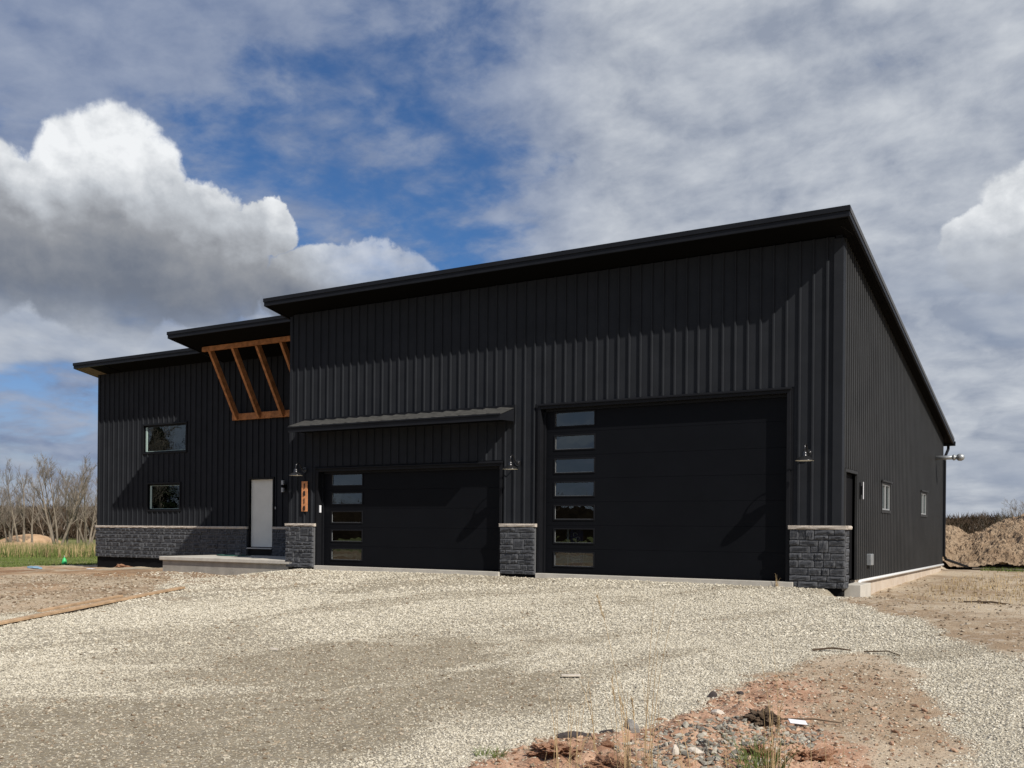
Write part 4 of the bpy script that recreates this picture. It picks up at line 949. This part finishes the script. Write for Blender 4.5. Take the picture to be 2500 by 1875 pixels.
# far left litter and markers
for (x_, y_, s_, lb) in ((-19.3, 6.5, 1.0, 'bright green marker cone on the lawn edge near the wing'), (-20.2, 3.8, .9, 'bright green marker flag at the left frame edge')):
    t = thing('lawn_marker', lb, 'marker', (x_, y_, g1(x_, y_)), 'green lawn markers')
    MB().lathe([(.10 * s_, 0), (.11 * s_, .10), (.07 * s_, .24), (.0, .34)], 0, 0, 12).obj('cover', 'green_flag', t, smooth_=True)
    MB().tube([(0, 0, 0), (0, 0, .40)], .008, 5).obj('stake', 'white', t)
rock(-12.2, .6, .22, (1.6, .8, .4), 'bluegrey', 'blue and white plastic litter on the dirt at the left edge', 33, cat='litter')
rock(-9.6, .9, .12, (2.2, .7, .3), 'white', 'white plastic scrap on the brown dirt left of the wing', 34, cat='litter')
rock(-9.7, 2.2, .16, (2.2, .8, .5), 'redclay', 'tan clod under the stone veneer of the wing', 35, cat='clod')

def ray_pt(px, dist):
    u = (px - 1250) / 2359; f_ = dist / math.hypot(1, u); r_ = u * f_
    return CAM.x + C_ * r_ - S_ * f_, CAM.y + S_ * r_ + C_ * f_
# ------------------------------------------------------------------ dirt heaps
def mound(name, cx, cy, rx, ry, h_, m_, label, seed, n=120, rough=.14, parts=None):
    u = np.linspace(-1, 1, n); U, V = np.meshgrid(u, u); x = cx + U * rx; y = cy + V * ry
    rr = np.hypot(U, V) + .12 * fbm(U * 2.2, V * 2.2, seed, 3)
    prof = (np.clip(1 - rr, 0, 1) ** 0.85) if name == 'dirt_mound' else np.clip(1 - rr * rr, 0, 1)
    for (px, py, pr, ph) in (parts or []):
        prof = np.maximum(prof, ph * np.clip(1 - np.hypot(x - px, y - py) / pr + .12 * fbm(x * 1.1, y * 1.1, seed + 5, 3), 0, 1) ** .9)
    z = gz(x, y, False) - .08 + h_ * prof + rough * fbm(x * 3.2, y * 3.2, seed + 2, 6, .72) * np.clip(prof * 5, 0, 1)
    z = np.where(prof <= 0.0, gz(x, y, False) - .35, z)
    co = np.stack([x, y, z], -1).reshape(-1, 3); i = np.arange(n - 1)[:, None] * n; j = np.arange(n - 1)[None]
    F = np.stack([i + j, i + j + 1, i + n + j + 1, i + n + j], -1).reshape(-1, 4)
    me = bpy.data.meshes.new(name); me.from_pydata(co.tolist(), [], F.tolist()); me.materials.append(M[m_])
    return link_mesh(name, me, None, label=label, category='dirt mound')
M['pile'] = mat('dirt_pile', (0.26, 0.18, 0.115), 0.95, 0, 0.1, col2=(0.41, 0.31, 0.21), vscale=2.2, bump=1.0, bscale=14, bdist=0.10)
mound('dirt_mound', 17.8, 20.6, 6.2, 4.6, 2.05, 'pile', 'large rough brown dirt mound behind the right side of the house', 201, 260, .20, parts=[(17.0, 20.6, 5.2, 1.12), (13.2, 20.6, 5.5, .74), (19.5, 21.5, 6.0, 1.16)])
_mx, _my = ray_pt(48, 104); _nx, _ny = ray_pt(72, 150)
mound('sand_mound', _mx, _my, 5.2, 5.2, .75, 'sandmound', 'smooth low orange soil mound in front of the bare trees', 210, 60, .03)
mound('sand_mound', _nx, _ny, 4.5, 4.5, 1.4, 'sandmound', 'far low orange soil mound between the tree trunks', 214, 40, .03)

# ------------------------------------------------------------------ plants near the camera
def blade(m, x, y, h_, w, lean, az_, seg=5, head=0, curl=1.0):
    z0_ = g1(x, y) - .02; d = Vector((math.cos(az_), math.sin(az_), 0)); sd2 = Vector((-d.y, d.x, 0)) * w
    P = []
    for k in range(seg + 1):
        t = k / seg; P.append(Vector((x, y, z0_)) + d * (lean * h_ * t ** (1 + curl)) + Vector((0, 0, h_ * t * (1 - .15 * lean * t))))
    m.tube(P, [w * (1 - .7 * k / seg) for k in range(seg + 1)], 3, cap=False)
    if head:
        q = P[-1]; dn = (P[-1] - P[-2]).normalized()
        for k in range(26):
            a = random.uniform(0, 6.28); b = q - dn * random.uniform(0, head); e_ = b + (dn * .9 + Vector((math.cos(a), math.sin(a), 0)) * .35) * random.uniform(.02, .05)
            m.tube([b, e_], [.0022, .0006], 3, cap=False)
random.seed(11)
def dry_clump(cx, cy, stems, label, spread=.10, hmax=.9, heads=0):
    t = thing('dry_grass_clump', label, 'dry grass', (0, 0, 0), 'dry grass clumps in the foreground')
    m = MB()
    for k in range(stems):
        a = random.uniform(0, 6.28); r_ = spread * random.random() ** .5
        blade(m, cx + r_ * math.cos(a), cy + r_ * math.sin(a), hmax * random.uniform(.35, 1.0), random.uniform(.0020, .0040), random.uniform(.02, .28), random.uniform(0, 6.28), 6, .16 if k < heads else 0)
    m.obj('stems', 'straw', t)
    m = MB()
    for k in range(stems):
        a = random.uniform(0, 6.28); r_ = spread * 1.3 * random.random() ** .5
        blade(m, cx + r_ * math.cos(a), cy + r_ * math.sin(a), .22 * random.uniform(.4, 1.0), .003, random.uniform(.3, .9), random.uniform(0, 6.28), 4)
    m.obj('leaves', 'straw', t); return t
dry_clump(15.92, -13.55, 9, 'tall dry grass clump at the centre with the longest bare stems', .13, 1.22, 1)
dry_clump(15.78, -13.30, 13, 'dense dry grass tuft with a brown seed head left of the grey stone spill', .12, .66, 3)
dry_clump(16.62, -13.10, 9, 'tall dry grass clump with thin forked stems beside the white scrap', .10, 1.05, 1)
dry_clump(15.45, -13.55, 9, 'shorter sparse dry grass clump behind the left clay clod', .16, .62, 0)
dry_clump(15.30, -13.05, 4, 'leftmost sparse dry stems leaning over the gravel edge', .14, .82, 0)
dry_clump(16.95, -13.0, 6, 'low dry grass stems at the right of the clay clods', .15, .42, 0)
dry_clump(16.30, -13.40, 7, 'thin dry stems standing in the grey stone spill', .16, .55, 0)
def green_tuft(cx, cy, n, h_, label, sp_=.1):
    m = MB()
    for k in range(n):
        a = random.uniform(0, 6.28); r_ = sp_ * random.random() ** .5
        blade(m, cx + r_ * math.cos(a), cy + r_ * math.sin(a), h_ * random.uniform(.5, 1.1), .0032, random.uniform(.1, .9), a + random.uniform(-1, 1), 4)
    m.obj('grass_tuft', 'blade', None, label=label, category='grass tuft')
green_tuft(16.50, -12.95, 110, .22, 'largest bright green grass tuft between the clay clods', .17)
green_tuft(14.62, -13.25, 24, .09, 'leftmost small green weed tuft on the grey gravel', .05)
green_tuft(14.80, -13.35, 30, .10, 'middle small green weed tuft on the grey gravel', .06)
green_tuft(14.98, -13.15, 16, .08, 'small green weed tuft at the tip of the red clay', .05)
m = MB()
for k in range(7): blade(m, 13.0 + random.uniform(-.03, .03), -.16, random.uniform(.12, .3), .005, random.uniform(.1, .4), random.uniform(0, 6.28), 4)
m.obj('dry_weed', 'straw', None, label='small dry weed growing against the bottom of the taller garage door', category='weed')
# sparse weeds on the right dirt
def blades_stuff(name, n, xf, hf, w, m_, label, cat):
    P = np.array([xf() for _ in range(n)]); H = np.array([hf() for _ in range(n)]); Z = gz(P[:, 0], P[:, 1], False)
    a = np.random.uniform(0, 6.28, n); b = np.random.uniform(0, 6.28, n); l_ = np.random.uniform(0, .35, n) * H
    V = np.stack([np.stack([P[:, 0] - np.cos(a) * w, P[:, 1] - np.sin(a) * w, Z], -1), np.stack([P[:, 0] + np.cos(a) * w, P[:, 1] + np.sin(a) * w, Z], -1), np.stack([P[:, 0] + l_ * np.cos(b), P[:, 1] + l_ * np.sin(b), Z + H], -1)], 1)
    return link_mesh(name, tri_mesh(name, V, m_), None, kind='stuff', label=label, category=cat)
def g1q(x_, y_): return float(gz(np.array([x_]), np.array([y_]), False)[0])
blades_stuff('weeds', 2600, lambda: (15.0 + 3.6 * random.random() ** .9, random.gauss(6.5, 3.2)), lambda: random.uniform(.03, .13), .006, 'reed', 'sparse dry weeds on the tan dirt right of the house', 'weeds')
blades_stuff('grass', 2600, lambda: (15.2 + 3.5 * random.random(), random.gauss(15.8, .5)), lambda: random.uniform(.04, .14), .008, 'blade', 'thin green grass at the foot of the large dirt mound', 'grass')
# tall reeds and lawn grass at the far left
def strip_pt(d0, d1):
    az_ = math.radians(random.uniform(-36, -17)); d_ = random.uniform(d0, d1)
    r_, f_ = d_ * math.tan(az_), d_
    return CAM.x + C_ * r_ - S_ * f_, CAM.y + S_ * r_ + C_ * f_
blades_stuff('reeds', 6500, lambda: strip_pt(52, 58), lambda: random.uniform(.45, .88), .018, 'reed', 'band of tall tan reeds beyond the lawn at the left', 'reeds')
blades_stuff('green_reeds', 8000, lambda: strip_pt(51, 60), lambda: random.uniform(.35, .95), .018, 'blade', 'green grass growing through the tall reeds at the left', 'reeds')
blades_stuff('lawn_grass', 12000, lambda: strip_pt(37, 52), lambda: random.uniform(.03, .10), .02, 'blade', 'short green lawn grass in front of the reeds', 'grass')

# ------------------------------------------------------------------ bare trees
def bare_tree_mesh(seed, H, stems, spread, low=.30):
    """vase-shaped leafless tree: stems, ascending limbs, branches, fine twigs"""
    rnd = random.Random(seed); tk = MB(); tw = MB(); up = Vector((0, 0, 1))
    def limb(p, d, L, r0, r1, n, wob, lift, out, sides):
        pts = [p]; rr = [r0]; q = p; dd = d.normalized()
        for k in range(n):
            dd = (dd + Vector((rnd.uniform(-1, 1), rnd.uniform(-1, 1), rnd.uniform(-.5, .5))) * wob + up * lift).normalized()
            q = q + dd * (L / n); pts.append(q); rr.append(r0 + (r1 - r0) * (k + 1) / n)
        out.tube(pts, rr, sides, cap=False); return pts, rr
    def side(d, a, tilt):
        ax = d.orthogonal().normalized(); ax.rotate(Matrix.Rotation(a, 3, d)); return d * math.cos(tilt) + ax * math.sin(tilt)
    for s_ in range(stems):
        a = s_ * 6.283 / stems + rnd.uniform(-.5, .5); t = rnd.uniform(.35, 1) * spread if stems > 1 else .05
        L = H * rnd.uniform(.86, 1.0); n = 12
        pts, rr = limb(Vector((.22 * math.cos(a), .22 * math.sin(a), -.3)) if stems > 1 else Vector((0, 0, -.3)), Vector((math.sin(t) * math.cos(a), math.sin(t) * math.sin(a), math.cos(t))), L, H * .0155 * rnd.uniform(.8, 1.1), .02, n, .05, .035, tk, 7)
        for k in range(15 if stems > 1 else 22):
            f = low + (1 - low) * rnd.random() ** .9; i = min(n - 1, int(f * n)); d = (pts[i + 1] - pts[i]).normalized()
            bl = L * (.34 * (1.12 - f) + .10) * rnd.uniform(.7, 1.15)
            bp, br = limb(pts[i].lerp(pts[i + 1], rnd.random()), side(d, rnd.uniform(0, 6.28), rnd.uniform(.4, .85)), bl, rr[i] * .48, .014, 6, .09, .09, tk, 4)
            for m_ in range(8):
                j = rnd.randint(1, 5); dj = (bp[j + 1] - bp[j]).normalized()
                tp, tr = limb(bp[j].lerp(bp[j + 1], rnd.random()), side(dj, rnd.uniform(0, 6.28), rnd.uniform(.35, .8)), bl * rnd.uniform(.28, .5), .016, .008, 3, .12, .10, tw, 3)
                for w_ in range(4):
                    g_ = rnd.randint(0, 2); dg_ = (tp[g_ + 1] - tp[g_]).normalized()
                    limb(tp[g_].lerp(tp[g_ + 1], rnd.random()), side(dg_, rnd.uniform(0, 6.28), rnd.uniform(.3, .75)), bl * rnd.uniform(.12, .26), .0095, .005, 2, .14, .10, tw, 3)
    f = H / max(v[2] for v in tw.v)
    for q in (tk, tw): q.v = [(x_ * f, y_ * f, z_ * f) for x_, y_, z_ in q.v]
    return tk.mesh('trunk', 'bark', False, True), tw.mesh('crown', 'twig', False, True)
TREES = [bare_tree_mesh(s, 12.0, st_, sp_) for s, st_, sp_ in ((1, 1, .1), (2, 3, .34), (5, 5, .42), (9, 2, .24))]
def tree(x_, y_, H, kind, rz, label, group):
    t = thing('bare_tree', label, 'tree', (x_, y_, g1q(x_, y_) - .1), group); t.rotation_euler = (0, 0, rz); t.scale = (H / 12,) * 3
    link_mesh('trunk', TREES[kind][0], t); link_mesh('crown', TREES[kind][1], t); return t
gl = 'bare trees left of the house'
for px, dist, H, kind, rz, lb in ((-30, 135, 9.5, 1, .4, 'low branching bare tree cut by the left frame edge'), (22, 140, 9.0, 2, 2.0, 'spreading many-stemmed bare tree nearest the left frame edge'),
        (52, 128, 12.3, 3, 1.1, 'tall bare tree with a thick curved trunk, second from the left edge'), (78, 140, 11.6, 0, 2.2, 'slim straight bare tree between the curved one and the widest one'),
        (118, 150, 9.0, 1, 4.0, 'small leaning bare tree left of the widest tree'), (142, 124, 12.8, 2, .3, 'widest and tallest bare tree with several stems, behind the soil mound'),
        (165, 128, 11.2, 0, 5.0, 'single-trunk bare tree just right of the widest tree'), (192, 150, 10.2, 3, 3.3, 'bare tree second from the house wall'),
        (214, 130, 11.4, 2, 4.4, 'many-stemmed bare tree closest to the house wall'), (234, 138, 11.8, 1, 1.9, 'bare tree half hidden behind the corner of the wing')):
    x_, y_ = ray_pt(px, dist); tree(x_, y_, H * .87, kind, rz, lb, gl)
for px, dist, H, kind, rz, lb in ((2352, 215, 5.0, 1, .4, 'small far bare tree just right of the house'), (2395, 205, 5.8, 2, 1.4, 'far bare tree above the left slope of the dirt mound'), (2440, 190, 6.0, 3, 2.4, 'far bare tree above the top of the dirt mound'), (2492, 110, 4.9, 2, 3.9, 'bushy bare tree at the right frame edge above the mound')):
    x_, y_ = ray_pt(px, dist); tree(x_, y_, H, kind, rz, lb, 'far bare trees right of the house')
# trees across the road, behind the photographer; seen only mirrored in the windows
for k, (x_, y_, H, kind) in enumerate(((-52, -30, 12, 2), (-58, -38, 14, 1), (-72, -44, 14, 3), (-64, -52, 13, 0), (-48, -41, 11, 2))):
    tree(x_, y_, H, kind, k * 1.3, ('short spreading bare tree mirrored in the wing windows, left of the evergreens', 'tall leaning bare tree mirrored in the wing windows, between the evergreens', 'tallest two-stemmed bare tree mirrored behind the evergreens', 'slim bare tree mirrored at the edge of the wing windows', 'lowest bare tree mirrored in front of the evergreens')[k], 'bare trees across the road')

def evergreen(x_, y_, H, rad, seed, label):
    rg = np.random.RandomState(seed); n = 5200; t = rg.rand(n) ** .8; rr = rad * (1 - t) ** .8 * (.55 + .45 * rg.rand(n)) * (1 + .25 * np.sin(t * 40 + seed)); a = rg.rand(n) * 6.283
    P = np.stack([rr * np.cos(a), rr * np.sin(a), .8 + t * (H - .8)], -1); w = .16; d = np.stack([np.cos(a) * .5, np.sin(a) * .5, -rg.rand(n) * .35], -1); q = np.stack([-np.sin(a) * w, np.cos(a) * w, 0 * a], -1)
    V = np.stack([P - q, P + q, P + d], 1); tr_ = thing('evergreen_tree', label, 'tree', (x_, y_, g1q(x_, y_) - .1), 'evergreens across the road')
    link_mesh('crown', tri_mesh('crown', V, 'evergreen'), tr_); MB().tube([(0, 0, 0), (0, 0, H * .9)], [.2, .03], 8).obj('trunk', 'bark', tr_)
evergreen(-50.5, -37, 15.5, 4.2, 1, 'broad dark evergreen mirrored in the right half of the upper wing window')
evergreen(-57, -44, 13, 3.6, 2, 'second dark evergreen mirrored behind the broad one')
evergreen(-62, -40, 9, 3.2, 3, 'lower dark evergreen mirrored in the lower wing window')
evergreen(-74, -50, 14, 4.2, 4, 'farthest dark evergreen mirrored in the wing windows')
evergreen(-45, -36, 11, 3.2, 5, 'smallest dark evergreen mirrored in the lower wing window')
# ------------------------------------------------------------------ far woods all round
def woods():
    m = MB(); n = 720; vs = []; fs = []
    rad = 235
    def hh(a): return 5.8 + 1.6 * float(fbm(np.array([a * 9.0]), np.array([0.3]), 81, 4)[0]) + 5.5 * max(0, math.cos(a - math.atan2(-C_, S_ - .8))) ** 2
    for k in range(n + 1):
        a = 2 * math.pi * k / n; H = hh(a % (2 * math.pi)) * .80 + .5 * random.random()
        for rr_, z_ in ((rad, -2.8), (rad + 1, -1.8 + H * .5), (rad + 4, -1.8 + H), (rad + 22, -1.8 + H * .9)):
            vs.append((CAM.x + rr_ * math.cos(a), CAM.y + rr_ * math.sin(a), z_))
    for k in range(n):
        for j in range(3): fs.append((k * 4 + j, k * 4 + 4 + j, k * 4 + 5 + j, k * 4 + 1 + j))
    m.add(vs, fs); m.obj('woods', 'core', None, kind='stuff', label='dark mass of leafless woods along the horizon', category='woods')
    fa = math.atan2(C_, -S_)
    def brush(name, N, angf, m_, hs, label):
        a = angf(N); r_ = np.random.uniform(196, 238, N); H = np.array([hh(q % (2 * math.pi)) for q in a])
        z = -1.9 + H * np.random.rand(N) ** .75 * hs; L = np.random.uniform(.5, 2.0, N); w = np.random.uniform(.03, .11, N)
        t = np.random.uniform(0, 6.28, N); ux, uy, uz = np.cos(t) * .45, np.sin(t) * .45, np.random.uniform(.5, 1, N)
        x_ = CAM.x + r_ * np.cos(a); y_ = CAM.y + r_ * np.sin(a); px, py = -np.sin(a), np.cos(a)
        V = np.stack([np.stack([x_ - px * w, y_ - py * w, z], -1), np.stack([x_ + px * w, y_ + py * w, z], -1), np.stack([x_ + ux * L, y_ + uy * L, z + uz * L], -1)], 1)
        link_mesh(name, tri_mesh(name, V, m_), None, kind='stuff', label=label, category='woods')
    vis = lambda N: np.concatenate([fa + np.radians(np.random.uniform(21, 33, N * 2 // 3)), fa + np.radians(np.random.uniform(-31, -22, N - N * 2 // 3))])
    brush('brush', 42000, vis, 'wood_mass', 1.0, 'bare brown twigs and brush in front of the far woods')
    brush('distant_brush', 40000, lambda N: np.random.uniform(0, 6.28, N), 'wood_mass', 1.0, 'bare brush along the rest of the horizon')
    brush('pale_brush', 1500, vis, 'twig', .75, 'pale grey stems among the far brown brush')
woods()
